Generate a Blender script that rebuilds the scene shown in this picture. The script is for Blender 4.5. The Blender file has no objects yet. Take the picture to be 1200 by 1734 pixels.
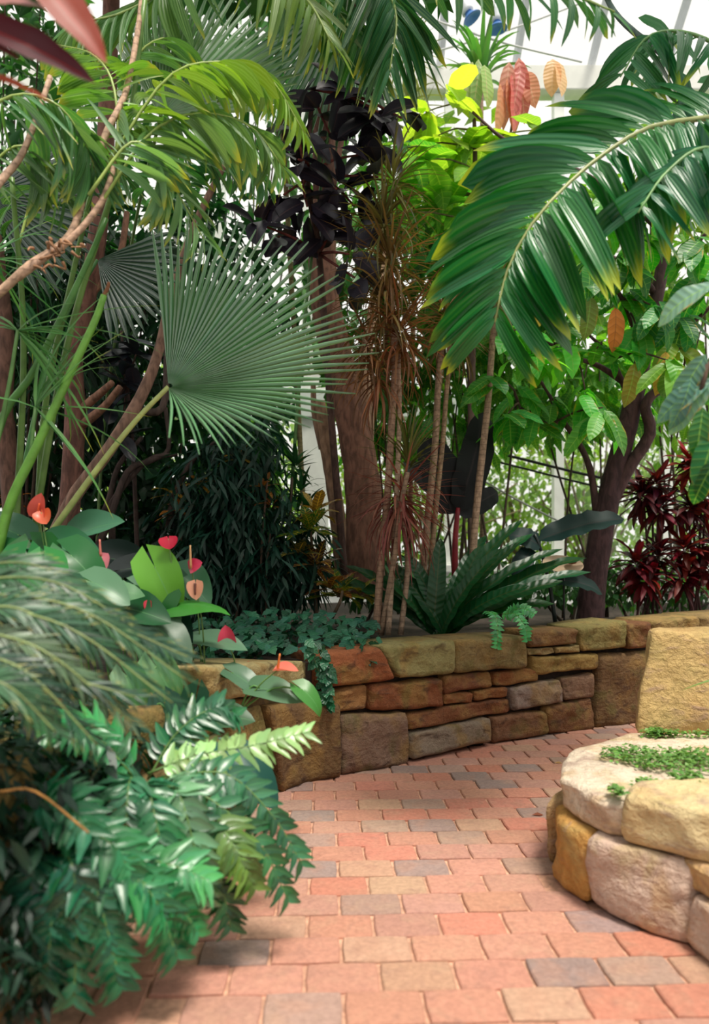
import bpy, math, random
from mathutils import Vector, Matrix, noise

# ------------------------------------------------------------------ camera, sky, sun, exposure
S = bpy.context.scene
COL = S.collection
F, H, HORIZON = 1250.0, 1.25, 950.0        # focal length in px of a 1200x1734 frame, eye height, horizon row
cam_d = bpy.data.cameras.new('camera')
cam = bpy.data.objects.new('camera', cam_d)
COL.objects.link(cam)
cam.location = (0, 0, H)
cam.rotation_euler = (math.pi / 2, 0, 0)
cam_d.sensor_fit = 'VERTICAL'
cam_d.sensor_height = 36.0
cam_d.lens = F / 1734 * 36
cam_d.shift_y = (HORIZON - 867) / 1734
cam_d.dof.use_dof = True
cam_d.dof.focus_distance = 4.6
cam_d.dof.aperture_fstop = 1.5
cam_d.clip_start = 0.05
S.camera = cam

S.view_settings.view_transform = 'Standard'
S.view_settings.look = 'None'
S.view_settings.gamma = 1
S.view_settings.use_curve_mapping = False
S.view_settings.exposure = -0.33

world = bpy.data.worlds.new('sky')
S.world = world
world.use_nodes = True
wn, wl = world.node_tree.nodes, world.node_tree.links
wn.clear()
w_out = wn.new('ShaderNodeOutputWorld')
w_bg = wn.new('ShaderNodeBackground')
w_tc = wn.new('ShaderNodeTexCoord')
w_sep = wn.new('ShaderNodeSeparateXYZ')
w_map = wn.new('ShaderNodeMapRange')       # bright overcast: brighter towards the zenith
w_map.inputs['From Min'].default_value = 0.0
w_map.inputs['From Max'].default_value = 1.0
w_map.inputs['To Min'].default_value = 1.35
w_map.inputs['To Max'].default_value = 1.6
w_bg.inputs['Color'].default_value = (1.0, 0.965, 0.92, 1)
wl.new(w_tc.outputs['Generated'], w_sep.inputs[0])
wl.new(w_sep.outputs['Z'], w_map.inputs['Value'])
wl.new(w_map.outputs[0], w_bg.inputs['Strength'])
wl.new(w_bg.outputs[0], w_out.inputs['Surface'])

sun_d = bpy.data.lights.new('sun', 'SUN')
sun_d.energy = 6.6
sun_d.angle = math.radians(14)
sun_d.color = (1.0, 0.93, 0.82)
sun = bpy.data.objects.new('sun', sun_d)
COL.objects.link(sun)
SUN_FROM = Vector((0.30, -0.45, 1.4)).normalized()    # towards the sun: high behind the camera, a little to the right
sun.rotation_euler = SUN_FROM.to_track_quat('Z', 'Y').to_euler()

# ------------------------------------------------------------------ helpers
R = random.Random(7)
WL = {}                                                 # world location of every parent (parents are never rotated)
X_, Y_, Z_ = Vector((1, 0, 0)), Vector((0, 1, 0)), Vector((0, 0, 1))


def P(px, py, Y):
    """the world point that lies Y metres into the scene on the sight line of photo pixel (px, py)"""
    return Vector(((px - 600) * Y / F, Y, H + (HORIZON - py) * Y / F))


def lin(c):
    def f(v):
        v /= 255
        return v / 12.92 if v <= 0.04045 else ((v + 0.055) / 1.055) ** 2.4
    return (f(c[0]), f(c[1]), f(c[2]), 1)


def jit(c, a=14):
    d = R.uniform(-a, a)
    return tuple(max(4, min(250, v + d + R.uniform(-a, a) * .35)) for v in c)


def mesh(name, V, Fc, mat, uv=None, smooth=True):
    me = bpy.data.meshes.new(name)
    me.from_pydata([tuple(v) for v in V], [], Fc)
    if uv is not None:
        lay = me.uv_layers.new(name='UVMap')
        vi = [0] * len(me.loops)
        me.loops.foreach_get('vertex_index', vi)
        flat = []
        for i in vi:
            flat.extend(uv[i])
        lay.data.foreach_set('uv', flat)
    if mat:
        me.materials.append(mat)
    if smooth:
        me.polygons.foreach_set('use_smooth', [True] * len(me.polygons))
    return me


def obj(name, me, loc=(0, 0, 0), parent=None, color=None, kind=None, label=None, M=None):
    o = bpy.data.objects.new(name, me)
    COL.objects.link(o)
    loc = Vector(loc)
    pl = Vector((0, 0, 0))
    if parent is not None:
        o.parent = parent
        pl = WL[parent.name]
    if M is not None:
        o.matrix_basis = Matrix.Translation(-pl) @ M
        loc = M.translation.copy()
    else:
        o.location = loc - pl
    WL[o.name] = loc
    if color is not None:
        o.color = lin(color)
    if kind:
        o['kind'] = kind
    if label:
        o['label'] = label
    return o


def geo(name, V, Fc, mat, parent=None, origin=None, color=None, uv=None, smooth=True, kind=None, label=None):
    """world-space geometry as ONE object whose origin is at `origin`"""
    origin = Vector(origin) if origin is not None else (WL[parent.name] if parent is not None else Vector((0, 0, 0)))
    return obj(name, mesh(name, [Vector(v) - origin for v in V], Fc, mat, uv, smooth), origin, parent, color, kind, label)


def thing(name, loc, label, cat, group=None):
    o = obj(name, None, loc)
    o.empty_display_size = .1
    return tag(o, label, cat, group)


def tag(o, label, cat, group=None):
    o['label'] = label
    o['category'] = cat
    if group:
        o['group'] = group
    return o


def spline(pts, n):
    pts = [Vector(p) for p in pts]
    if len(pts) == 2:
        return [pts[0].lerp(pts[1], i / n) for i in range(n + 1)]
    q = [pts[0] * 2 - pts[1]] + pts + [pts[-1] * 2 - pts[-2]]
    out = []
    m = len(pts) - 1
    for i in range(n + 1):
        t = i / n * m
        k = min(int(t), m - 1)
        t -= k
        a, b, c, d = q[k:k + 4]
        out.append(.5 * ((2 * b) + (c - a) * t + (2 * a - 5 * b + 4 * c - d) * t * t + (3 * b - a - 3 * c + d) * t ** 3))
    return out


def tube_geo(pts, r0, r1, sides=6, rough=0):
    V, Fc, uv = [], [], []
    n = len(pts)
    side = None
    for i, p in enumerate(pts):
        t = (pts[min(i + 1, n - 1)] - pts[max(i - 1, 0)])
        t = t.normalized() if t.length > 1e-9 else Z_.copy()
        if side is None:
            side = t.cross(Vector((.31, .87, .39)))
        side = (side - t * side.dot(t)).normalized()
        b = t.cross(side)
        f = i / max(1, n - 1)
        r = r0 + (r1 - r0) * f if not callable(r0) else r0(f)
        for k in range(sides):
            a = 2 * math.pi * k / sides
            d = side * math.cos(a) + b * math.sin(a)
            rr = r
            if rough:
                rr *= 1 + rough * noise.noise(p * 9 + d * 2)
            V.append(p + d * rr)
            uv.append((k / sides, f))
    for i in range(n - 1):
        for k in range(sides):
            k2 = (k + 1) % sides
            Fc.append((i * sides + k, i * sides + k2, (i + 1) * sides + k2, (i + 1) * sides + k))
    Fc.append(tuple(range(sides))[::-1])
    Fc.append(tuple((n - 1) * sides + k for k in range(sides)))
    return V, Fc, uv


def tube(name, pts, r0, r1, mat, parent=None, color=None, sides=6, n=None, rough=0, kind=None, label=None, origin=None):
    pts = spline(pts, n or max(3, 4 * (len(pts) - 1)))
    V, Fc, uv = tube_geo(pts, r0, r1, sides, rough)
    return geo(name, V, Fc, mat, parent, origin if origin is not None else pts[0], color, uv, True, kind, label)


# ------------------------------------------------------------------ materials (all procedural; base colour = object colour)
def mat_new(name):
    m = bpy.data.materials.new(name)
    m.use_nodes = True
    m.node_tree.nodes.clear()
    return m, m.node_tree.nodes, m.node_tree.links


def N(nodes, t, **kw):
    n = nodes.new(t)
    for k, v in kw.items():
        if k in n.inputs:
            n.inputs[k].default_value = v
        else:
            setattr(n, k, v)
    return n


def mixc(n, l, fac, a, b, bt='MIX'):
    x = n.new('ShaderNodeMix')
    x.data_type = 'RGBA'
    x.blend_type = bt
    for sock, v in ((x.inputs[0], fac), (x.inputs[6], a), (x.inputs[7], b)):
        if hasattr(v, 'is_output'):
            l.new(v, sock)
        else:
            sock.default_value = v
    return x.outputs[2]


def mth(n, l, op, a, b=0.0, clamp=False):
    x = n.new('ShaderNodeMath')
    x.operation = op
    x.use_clamp = clamp
    for sock, v in ((x.inputs[0], a), (x.inputs[1], b)):
        if hasattr(v, 'is_output'):
            l.new(v, sock)
        else:
            sock.default_value = v
    return x.outputs[0]


def rng(n, l, v, a, b, c=0.0, d=1.0, smooth=True):
    x = n.new('ShaderNodeMapRange')
    x.interpolation_type = 'SMOOTHSTEP' if smooth else 'LINEAR'
    x.inputs['From Min'].default_value, x.inputs['From Max'].default_value = a, b
    x.inputs['To Min'].default_value, x.inputs['To Max'].default_value = c, d
    l.new(v, x.inputs['Value'])
    return x.outputs[0]


def leafmat(name, rough=.38, trans=.3, rib=(150, 185, 95), rib_w=.10, rib_a=.5, veins='side', vn=9, tip=None, edge=None,
            vary=.35, vein_col=None, spec=.5, tint=(1.9, 1.75, .75, 1), ior=1.5, val=.82):
    m, n, l = mat_new(name)
    out = n.new('ShaderNodeOutputMaterial')
    oi = n.new('ShaderNodeObjectInfo')
    ge = n.new('ShaderNodeNewGeometry')
    tc = n.new('ShaderNodeTexCoord')
    sp = n.new('ShaderNodeSeparateXYZ')
    l.new(tc.outputs['UV'], sp.inputs[0])
    u, v = sp.outputs[0], sp.outputs[1]
    mid = mth(n, l, 'MULTIPLY', mth(n, l, 'ABSOLUTE', mth(n, l, 'SUBTRACT', u, .5)), 2.0)
    rnd = mth(n, l, 'FRACT', mth(n, l, 'ADD', oi.outputs['Random'], ge.outputs['Random Per Island']))
    hs = n.new('ShaderNodeHueSaturation')
    l.new(oi.outputs['Color'], hs.inputs['Color'])
    l.new(rng(n, l, rnd, 0, 1, val * (1 - vary), val * (1 + vary), False), hs.inputs['Value'])
    l.new(rng(n, l, mth(n, l, 'FRACT', mth(n, l, 'MULTIPLY', rnd, 7.3)), 0, 1, .485, .515, False), hs.inputs['Hue'])
    c = hs.outputs['Color']
    nz = N(n, 'ShaderNodeTexNoise', Scale=3.0, Detail=3.0)
    l.new(tc.outputs['UV'], nz.inputs['Vector'])
    wnz = N(n, 'ShaderNodeTexNoise', Scale=9.0, Detail=2.0)
    l.new(ge.outputs['Position'], wnz.inputs['Vector'])
    c = mixc(n, l, mth(n, l, 'MULTIPLY', wnz.outputs[0], .35), c, mixc(n, l, 1.0, c, (.55, .62, .5, 1), 'MULTIPLY'))
    bump = None
    if veins == 'side':
        ph = mth(n, l, 'SUBTRACT', mth(n, l, 'MULTIPLY', v, vn * 6.283), mth(n, l, 'MULTIPLY', mid, 5.0))
        w = mth(n, l, 'SINE', ph)
        vm = rng(n, l, w, .82, 1.0)
        c = mixc(n, l, mth(n, l, 'MULTIPLY', vm, .28 if vein_col is None else .85), c, lin(vein_col or rib))
        bump = w
    elif veins == 'long':
        w = mth(n, l, 'SINE', mth(n, l, 'MULTIPLY', u, 6.283 * vn))
        c = mixc(n, l, rng(n, l, w, .3, 1, 0, .22), c, lin(rib))
        bump = w
    if edge:
        e = mth(n, l, 'MULTIPLY', rng(n, l, mid, .62, 1.0), rng(n, l, nz.outputs[0], .48, .66))
        c = mixc(n, l, e, c, lin(edge))
    if tip:
        t = mth(n, l, 'MULTIPLY', rng(n, l, mth(n, l, 'ADD', v, mth(n, l, 'MULTIPLY', nz.outputs[0], .3)), .9, 1.12),
                rng(n, l, rnd, .25, .6))
        c = mixc(n, l, t, c, lin(tip))
    c = mixc(n, l, mth(n, l, 'MULTIPLY', rng(n, l, mid, rib_w, 0.0), rib_a), c, lin(rib))
    b = N(n, 'ShaderNodeBsdfPrincipled', Roughness=rough)
    b.inputs['Specular IOR Level'].default_value = spec
    b.inputs['IOR'].default_value = ior
    l.new(c, b.inputs['Base Color'])
    if bump is not None:
        bp = N(n, 'ShaderNodeBump', Strength=.25, Distance=.004)
        l.new(bump, bp.inputs['Height'])
        l.new(bp.outputs[0], b.inputs['Normal'])
    tr = n.new('ShaderNodeBsdfTranslucent')
    l.new(mixc(n, l, 1.0, c, tint, 'MULTIPLY'), tr.inputs['Color'])
    ms = n.new('ShaderNodeMixShader')
    ms.inputs[0].default_value = trans
    l.new(b.outputs[0], ms.inputs[1])
    l.new(tr.outputs[0], ms.inputs[2])
    l.new(ms.outputs[0], out.inputs['Surface'])
    return m


def rockmat(name, scale=1.0, c2=(150, 120, 70), c3=(70, 50, 42), moss=(96, 100, 52), moss_a=.4, a2=.6, a3=.65, bump=.7, rough=.85):
    m, n, l = mat_new(name)
    out = n.new('ShaderNodeOutputMaterial')
    oi = n.new('ShaderNodeObjectInfo')
    ge = n.new('ShaderNodeNewGeometry')
    pos = n.new('ShaderNodeVectorMath')
    pos.operation = 'ADD'
    l.new(ge.outputs['Position'], pos.inputs[0])
    sc = n.new('ShaderNodeVectorMath')
    sc.operation = 'SCALE'
    l.new(oi.outputs['Location'], sc.inputs[0])
    sc.inputs['Scale'].default_value = 7.0
    l.new(sc.outputs[0], pos.inputs[1])

    def nz(s, d=4, dist=.4, stretch=None):
        x = N(n, 'ShaderNodeTexNoise', Scale=s * scale, Detail=float(d), Distortion=dist)
        if stretch:
            mp = n.new('ShaderNodeMapping')
            mp.inputs['Scale'].default_value = stretch
            l.new(pos.outputs[0], mp.inputs[0])
            l.new(mp.outputs[0], x.inputs['Vector'])
        else:
            l.new(pos.outputs[0], x.inputs['Vector'])
        return x.outputs[0]
    c = oi.outputs['Color']
    big, med, fine, grain = nz(4.5), nz(9, 5, .8, (1, 1, 2.2)), nz(38, 6), nz(160, 3)
    c = mixc(n, l, mth(n, l, 'MULTIPLY', rng(n, l, big, .48, .66), a2), c, lin(c2))
    c = mixc(n, l, mth(n, l, 'MULTIPLY', rng(n, l, med, .52, .72), a3), c, lin(c3))
    c = mixc(n, l, mth(n, l, 'MULTIPLY', rng(n, l, nz(6.3, 6), .52, .7), moss_a), c, lin(moss))
    c = mixc(n, l, 1.0, c, mixc(n, l, fine, (.62, .6, .58, 1), (1.3, 1.28, 1.22, 1)), 'MULTIPLY')
    b = N(n, 'ShaderNodeBsdfPrincipled', Roughness=rough)
    b.inputs['Specular IOR Level'].default_value = .25
    l.new(c, b.inputs['Base Color'])
    hgt = mth(n, l, 'ADD', mth(n, l, 'MULTIPLY', fine, .7), mth(n, l, 'ADD', mth(n, l, 'MULTIPLY', med, .7), mth(n, l, 'MULTIPLY', grain, .25)))
    bp = N(n, 'ShaderNodeBump', Strength=bump, Distance=.03)
    l.new(hgt, bp.inputs['Height'])
    l.new(bp.outputs[0], b.inputs['Normal'])
    l.new(b.outputs[0], out.inputs['Surface'])
    return m


def plainmat(name, rough=.5, noise_s=0, noise_a=.25, bump=0, stretch=(1, 1, 1), trans=0, metal=0, spec=.4, rings=0):
    m, n, l = mat_new(name)
    out = n.new('ShaderNodeOutputMaterial')
    oi = n.new('ShaderNodeObjectInfo')
    c = oi.outputs['Color']
    b = N(n, 'ShaderNodeBsdfPrincipled', Roughness=rough, Metallic=metal)
    b.inputs['Specular IOR Level'].default_value = spec
    if noise_s:
        ge = n.new('ShaderNodeNewGeometry')
        mp = n.new('ShaderNodeMapping')
        mp.inputs['Scale'].default_value = stretch
        l.new(ge.outputs['Position'], mp.inputs[0])
        x = N(n, 'ShaderNodeTexNoise', Scale=float(noise_s), Detail=5.0, Distortion=.5)
        l.new(mp.outputs[0], x.inputs['Vector'])
        hgt = x.outputs[0]
        if rings:
            sp = n.new('ShaderNodeSeparateXYZ')
            l.new(ge.outputs['Position'], sp.inputs[0])
            ring = mth(n, l, 'SINE', mth(n, l, 'ADD', mth(n, l, 'MULTIPLY', sp.outputs[2], rings), mth(n, l, 'MULTIPLY', hgt, 3.0)))
            c = mixc(n, l, rng(n, l, ring, .6, 1, 0, .45), c, mixc(n, l, 1.0, c, (.35, .3, .28, 1), 'MULTIPLY'))
        c = mixc(n, l, 1.0, c, mixc(n, l, rng(n, l, hgt, .3, .7), (1 - noise_a,) * 3 + (1,), (1 + noise_a,) * 3 + (1,)), 'MULTIPLY')
        if bump:
            bp = N(n, 'ShaderNodeBump', Strength=bump, Distance=.01)
            l.new(hgt, bp.inputs['Height'])
            l.new(bp.outputs[0], b.inputs['Normal'])
    l.new(c, b.inputs['Base Color'])
    if trans:
        tr = n.new('ShaderNodeBsdfTranslucent')
        l.new(c, tr.inputs['Color'])
        ms = n.new('ShaderNodeMixShader')
        ms.inputs[0].default_value = trans
        l.new(b.outputs[0], ms.inputs[1])
        l.new(tr.outputs[0], ms.inputs[2])
        l.new(ms.outputs[0], out.inputs['Surface'])
    else:
        l.new(b.outputs[0], out.inputs['Surface'])
    return m


def glassmat():
    m, n, l = mat_new('greenhouse_glass')
    out = n.new('ShaderNodeOutputMaterial')
    t = N(n, 'ShaderNodeBsdfTransparent')
    t.inputs['Color'].default_value = (.95, .97, .95, 1)
    g = N(n, 'ShaderNodeBsdfGlossy', Roughness=.08)
    g.inputs['Color'].default_value = (.9, .93, .92, 1)
    ms = n.new('ShaderNodeMixShader')
    ms.inputs[0].default_value = .05
    l.new(t.outputs[0], ms.inputs[1])
    l.new(g.outputs[0], ms.inputs[2])
    l.new(ms.outputs[0], out.inputs['Surface'])
    return m


M_palm = leafmat('palm_leaf', .42, .3, veins='long', vn=5, rib=(150, 190, 110), rib_a=.35, tip=(170, 170, 60))
M_feather = leafmat('feathery_leaf', .4, .2, veins='none', rib=(120, 150, 100), rib_a=.2, tip=(170, 160, 80), vary=.45, val=.74)
M_kentia = leafmat('feather_palm_leaf', .33, .25, veins='long', vn=4, rib=(80, 150, 70), rib_a=.25, tip=(170, 185, 50), vary=.25)
M_fan = leafmat('fan_palm_leaf', .36, .22, veins='long', vn=3, rib=(150, 185, 130), rib_a=.2, vary=.12, spec=.8, ior=1.9, val=1.0)
M_fern = leafmat('fern_leaf', .33, .2, rib=(110, 190, 110), rib_a=.3, veins='none', vary=.45, spec=.6, val=1.0)
M_cacao = leafmat('broad_leaf', .42, .45, rib=(150, 200, 90), rib_a=.6, vn=9, edge=(190, 150, 50), vary=.35, val=.92)
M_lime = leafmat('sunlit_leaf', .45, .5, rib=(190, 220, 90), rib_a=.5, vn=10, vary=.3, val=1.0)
M_rubber = leafmat('rubber_plant_leaf', .34, .05, rib=(90, 66, 68), rib_a=.6, veins='none', vary=.4, spec=.45)
M_black = leafmat('black_leaf', .5, .06, rib=(60, 50, 52), rib_a=.5, veins='none', vary=.15, spec=.2)
M_anth = leafmat('heart_leaf', .36, .15, rib=(96, 150, 96), rib_a=.45, rib_w=.05, veins='none', vary=.22, spec=.35, val=.66)
M_spathe = leafmat('spathe_skin', .3, .25, rib=(240, 120, 120), rib_a=.1, veins='none', vary=.08, spec=.5, tint=(1.3, 1.1, 1.0, 1), val=1.0)
M_nest = leafmat('strap_leaf', .34, .25, rib=(70, 80, 40), rib_a=.7, rib_w=.12, vn=16, vary=.25)
M_croton = leafmat('croton_leaf', .32, .2, rib=(225, 185, 60), rib_a=.9, rib_w=.14, vn=7, vein_col=(215, 175, 55), edge=(190, 140, 50), vary=.3)
M_redleaf = leafmat('red_leaf', .45, .25, rib=(190, 50, 40), rib_a=.4, veins='none', vary=.5, spec=.25, tint=(1.6, 1.0, .8, 1))
M_ivy = leafmat('small_leaf', .4, .22, rib=(80, 150, 110), rib_a=.4, vn=4, vary=.4)
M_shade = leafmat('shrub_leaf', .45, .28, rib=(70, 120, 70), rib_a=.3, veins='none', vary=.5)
M_dry = leafmat('dry_leaf', .7, .2, rib=(120, 60, 30), rib_a=.5, vn=6, vary=.2, val=1.0)
M_new = leafmat('new_leaf', .45, .4, rib=(225, 190, 160), rib_a=.5, vn=10, vary=.15, tint=(1.35, 1.3, 1.1, 1), val=1.0)
M_bark = plainmat('bark', .85, 26, .4, .9, (1, 1, .35))
M_cane = plainmat('cane_bark', .75, 40, .3, .6, (1, 1, .6), rings=150)
M_stem = plainmat('green_stem', .4, 12, .2)
M_rock = rockmat('wall_stone')
M_rock2 = rockmat('pale_sandstone', 1.0, c2=(182, 146, 96), c3=(156, 128, 120), moss=(170, 154, 102), moss_a=.5, a2=.5, a3=.6, bump=.8)
M_mortar = plainmat('dark_joint', .95, 20, .4)
M_soil = plainmat('soil', .95, 14, .5, .8)
M_brick = rockmat('paver_clay', 1.6, c2=(178, 134, 114), c3=(138, 106, 98), moss=(172, 144, 122), moss_a=.25, a2=.3, a3=.3, bump=.22, rough=.9)
M_sand = plainmat('joint_sand', .95, 30, .25, .3)
M_paint = plainmat('white_paint', .45, 4, .06)
M_wire = plainmat('dark_metal', .5)
M_glass = glassmat()
M_blue = plainmat('blue_enamel', .35)
M_lawn = plainmat('grass_ground', .9, 6, .4)


# ------------------------------------------------------------------ leaf templates (unit length along +Y, full width 1 across X)
def leaf_grid(nv, nu, wf, fold=0.0, droop=0.0, wave=0.0, wn_=3, lobe=0.0, sick=0.0, cup=0.0, twist=0.0, seed=0, ratio=.3):
    V, uv, Fc = [], [], []
    cup, wave, fold = cup * ratio, wave * ratio, fold * ratio
    y = z = 0.0
    rr = random.Random(seed)
    ph = rr.uniform(0, 6)
    for i in range(nv + 1):
        v = i / nv
        a = droop * (v ** 1.2)
        if i:
            y += math.cos(a) / nv
            z -= math.sin(a) / nv
        w = wf(v)
        tw = twist * v
        for j in range(nu + 1):
            u = -1 + 2 * j / nu
            x = u * w
            dz = fold * abs(x) + cup * x * x * 2 + wave * math.sin(v * wn_ * 6.283 + ph + u) * abs(u) * w * 2
            dy = -lobe * abs(u) ** 1.5 * (1 - v) ** 2.2
            xx = x * math.cos(tw) - dz * math.sin(tw)
            zz = x * math.sin(tw) + dz * math.cos(tw)
            V.append(Vector((xx + sick * v * v, y + dy, z + zz)))
            uv.append((j / nu, v))
    for i in range(nv):
        for j in range(nu):
            a = i * (nu + 1) + j
            Fc.append((a, a + 1, a + nu + 2, a + nu + 1))
    return V, Fc, uv


def beta(a, b):
    pk = a / (a + b)
    mx = pk ** a * (1 - pk) ** b
    return lambda v: max(.012, .5 * ((max(v, 1e-4) ** a) * (max(1 - v, 0) ** b)) / mx)


def ivy_w(v):
    pts = [(0, .05), (.12, .3), (.3, .5), (.45, .28), (.6, .36), (.8, .16), (1, .01)]
    for (a, wa), (b, wb) in zip(pts, pts[1:]):
        if v <= b:
            return wa + (wb - wa) * (v - a) / (b - a)
    return .01


def wavy(base, amp, k):
    return lambda v: base(v) * (1 + amp * math.sin(v * k * 6.283))


TG = {}


def addt(kind, *variants):
    TG[kind] = variants


palm_w = beta(.3, .62)
addt('leaflet', *[leaf_grid(7, 2, palm_w, .6, d, seed=i, twist=t, ratio=0.085) for i, (d, t) in enumerate([(.35, 0), (.7, .3), (1.05, -.3), (.55, .5)])])
addt('kentia', *[leaf_grid(8, 4, beta(.28, .5), .45, d, seed=i, twist=t, ratio=0.105) for i, (d, t) in enumerate([(.45, 0), (.8, .25), (1.1, -.2), (.6, .4)])])
addt('needle', *[leaf_grid(3, 1, beta(.3, .8), 0, d, ratio=0.09) for d in (.2, .5, .8)])
addt('pinna', *[leaf_grid(6, 2, wavy(beta(.16, .85), .12, 4), .3, d, sick=s, seed=i, wave=.06, ratio=0.42) for i, (d, s) in enumerate([(.3, .10), (.55, .14), (.8, .08)])])
cacao_w = lambda v: max(.01, beta(.6, .62)(v) * (1 if v < .8 else 1 - .45 * (v - .8) / .2))
addt('cacao', *[leaf_grid(9, 4, cacao_w, .16, d, .05, 2, seed=i, twist=t, ratio=0.38) for i, (d, t) in enumerate([(.5, 0), (.9, .2), (1.3, -.2), (.25, .15)])])
addt('rubber', *[leaf_grid(7, 4, beta(.5, .5), .3, d, .02, seed=i, ratio=0.5) for i, d in enumerate((.15, .4, .7))])
addt('heart', *[leaf_grid(9, 6, beta(.34, .8), .12, d, .05, 1, lobe=.45, cup=c, seed=i, ratio=0.85) for i, (d, c) in enumerate([(.5, .1), (.9, -.15), (.3, .3), (1.2, .1)])])
addt('spathe', *[leaf_grid(8, 6, beta(.34, .7), .1, d, .02, 1, lobe=.25, cup=c, ratio=0.9) for d, c in ((.2, .5), (-.3, .6))])
addt('strap', *[leaf_grid(7, 2, beta(.18, .7), .3, d, ratio=0.035) for d in (.3, .8, 1.4)])
addt('nest', *[leaf_grid(18, 4, beta(.28, .42), .3, d, .09, 5, seed=i, ratio=0.12) for i, d in enumerate((.3, .7, 1.2))])
addt('croton', *[leaf_grid(6, 2, beta(.5, .6), .2, d, .08, 1.5, seed=i, ratio=0.32) for i, d in enumerate((.3, .7, 1.0))])
addt('ivy', *[leaf_grid(7, 2, ivy_w, .12, d, lobe=.15, seed=i, ratio=0.95) for i, d in enumerate((.3, .7))])
addt('cordyline', *[leaf_grid(10, 4, beta(.5, .8), .25, d, .03, seed=i, ratio=0.3) for i, d in enumerate((.3, .7))])
addt('banana', *[leaf_grid(14, 6, wavy(beta(.35, .4), .05, 5), .22, d, .05, 4, seed=i, ratio=0.4) for i, d in enumerate((.5, 1.0))])
addt('simple', *[leaf_grid(2, 2, beta(.6, .6), .2, d, ratio=0.5) for d in (.3, .8)])
addt('narrow', *[leaf_grid(3, 1, beta(.4, .7), 0, d, ratio=0.15) for d in (.4, .9)])
TM = {}


def tmesh(kind, var, mat):
    k = (kind, var, mat.name)
    if k not in TM:
        V, Fc, uv = TG[kind][var]
        TM[k] = mesh(kind + '_shape', V, Fc, mat, uv)
    return TM[k]


def frame(base, d, up, L, W):
    y = Vector(d).normalized()
    z = Vector(up) - y * Vector(up).dot(y)
    if z.length < 1e-4:
        z = Vector((.3, .2, 1)) - y * Vector((.3, .2, 1)).dot(y)
    z.normalize()
    x = y.cross(z)
    M = Matrix(((x.x * W, y.x * L, z.x * L, base[0]), (x.y * W, y.y * L, z.y * L, base[1]), (x.z * W, y.z * L, z.z * L, base[2]), (0, 0, 0, 1)))
    return M


def put(name, kind, mat, parent, base, d, up, L, W, color, var=None, label=None):
    var = R.randrange(len(TG[kind])) if var is None else var
    return obj(name, tmesh(kind, var, mat), parent=parent, color=color, M=frame(base, d, up, L, W), label=label)


class Join:
    """collects many small leaves into one mesh"""
    def __init__(s):
        s.V, s.F, s.uv = [], [], []

    def add(s, kind, base, d, up, L, W, var=None):
        V, Fc, uv = TG[kind][R.randrange(len(TG[kind])) if var is None else var]
        M = frame(base, d, up, L, W)
        o = len(s.V)
        s.V.extend(M @ v for v in V)
        s.F.extend(tuple(i + o for i in f) for f in Fc)
        s.uv.extend(uv)

    def tube(s, pts, r0, r1, sides=4):
        V, Fc, uv = tube_geo(pts, r0, r1, sides)
        o = len(s.V)
        s.V.extend(V)
        s.F.extend(tuple(i + o for i in f) for f in Fc)
        s.uv.extend(uv)

    def build(s, name, mat, parent, color, kind='stuff', label=None):
        return geo(name, s.V, s.F, mat, parent, None, color, s.uv, True, kind, label)


def rvec(h=1.0, up=0.0):
    a = R.uniform(0, 2 * math.pi)
    return Vector((math.cos(a) * h, math.sin(a) * h, up))


# ------------------------------------------------------------------ path of clay pavers
PATH_ROT = math.radians(2.3)
ROW, LEN = 0.157, 0.2275
u_dir = Vector((math.cos(PATH_ROT), math.sin(PATH_ROT), 0))
v_dir = Vector((-math.sin(PATH_ROT), math.cos(PATH_ROT), 0))
PO = Vector((0.074, 2.308, 0))

wall_pts = [(-.98, .6), (-.96, 1.3), (-.93, 2.0), (-.88, 2.45), (-.75, 2.95), (-.60, 3.5), (-.39, 4.11), (-.1, 4.34), (.33, 4.6), (.88, 5.0), (1.4, 5.3),
            (1.8, 5.54), (2.14, 5.68), (2.9, 6.1), (4.2, 6.9)]
WC = spline([Vector((x, y, 0)) for x, y in wall_pts], 140)
WS = [0.0]
for a, b in zip(WC, WC[1:]):
    WS.append(WS[-1] + (b - a).length)


def wall_at(s):
    s = max(0.0, min(WS[-1] - 1e-6, s))
    lo = 0
    for i in range(len(WS) - 1):
        if WS[i + 1] >= s:
            lo = i
            break
    t = (s - WS[lo]) / (WS[lo + 1] - WS[lo])
    p = WC[lo].lerp(WC[lo + 1], t)
    i0, i1 = max(lo - 2, 0), min(lo + 3, len(WC) - 1)
    tg = (WC[i1] - WC[i0]).normalized()
    return p, Vector((tg.y, -tg.x, 0))


def wall_s(px):
    k = (px - 600) / F
    for i in range(len(WC) - 1):
        a, b = WC[i], WC[i + 1]
        fa, fb = a.x - k * a.y, b.x - k * b.y
        if fa * fb <= 0 and fa != fb:
            t = fa / (fa - fb)
            return WS[i] + t * (WS[i + 1] - WS[i])
    return WS[-1] if px > 600 else 0.0


def wall_sz(px, py):
    s = wall_s(px)
    p, _ = wall_at(s)
    return s, H + (HORIZON - py) * p.y / F


planter = [(1.16, 1.7), (1.13, 2.2), (1.07, 2.38), (.86, 2.62), (.775, 2.86), (.80, 3.0), (.93, 3.2), (1.08, 3.42), (1.34, 3.66), (1.75, 3.95), (2.6, 4.2), (3.6, 4.4)]


def inside(p, poly):
    c = False
    n = len(poly)
    for i in range(n):
        (x1, y1), (x2, y2) = poly[i], poly[(i + 1) % n]
        if (y1 > p.y) != (y2 > p.y) and p.x < (x2 - x1) * (p.y - y1) / (y2 - y1) + x1:
            c = not c
    return c


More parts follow.
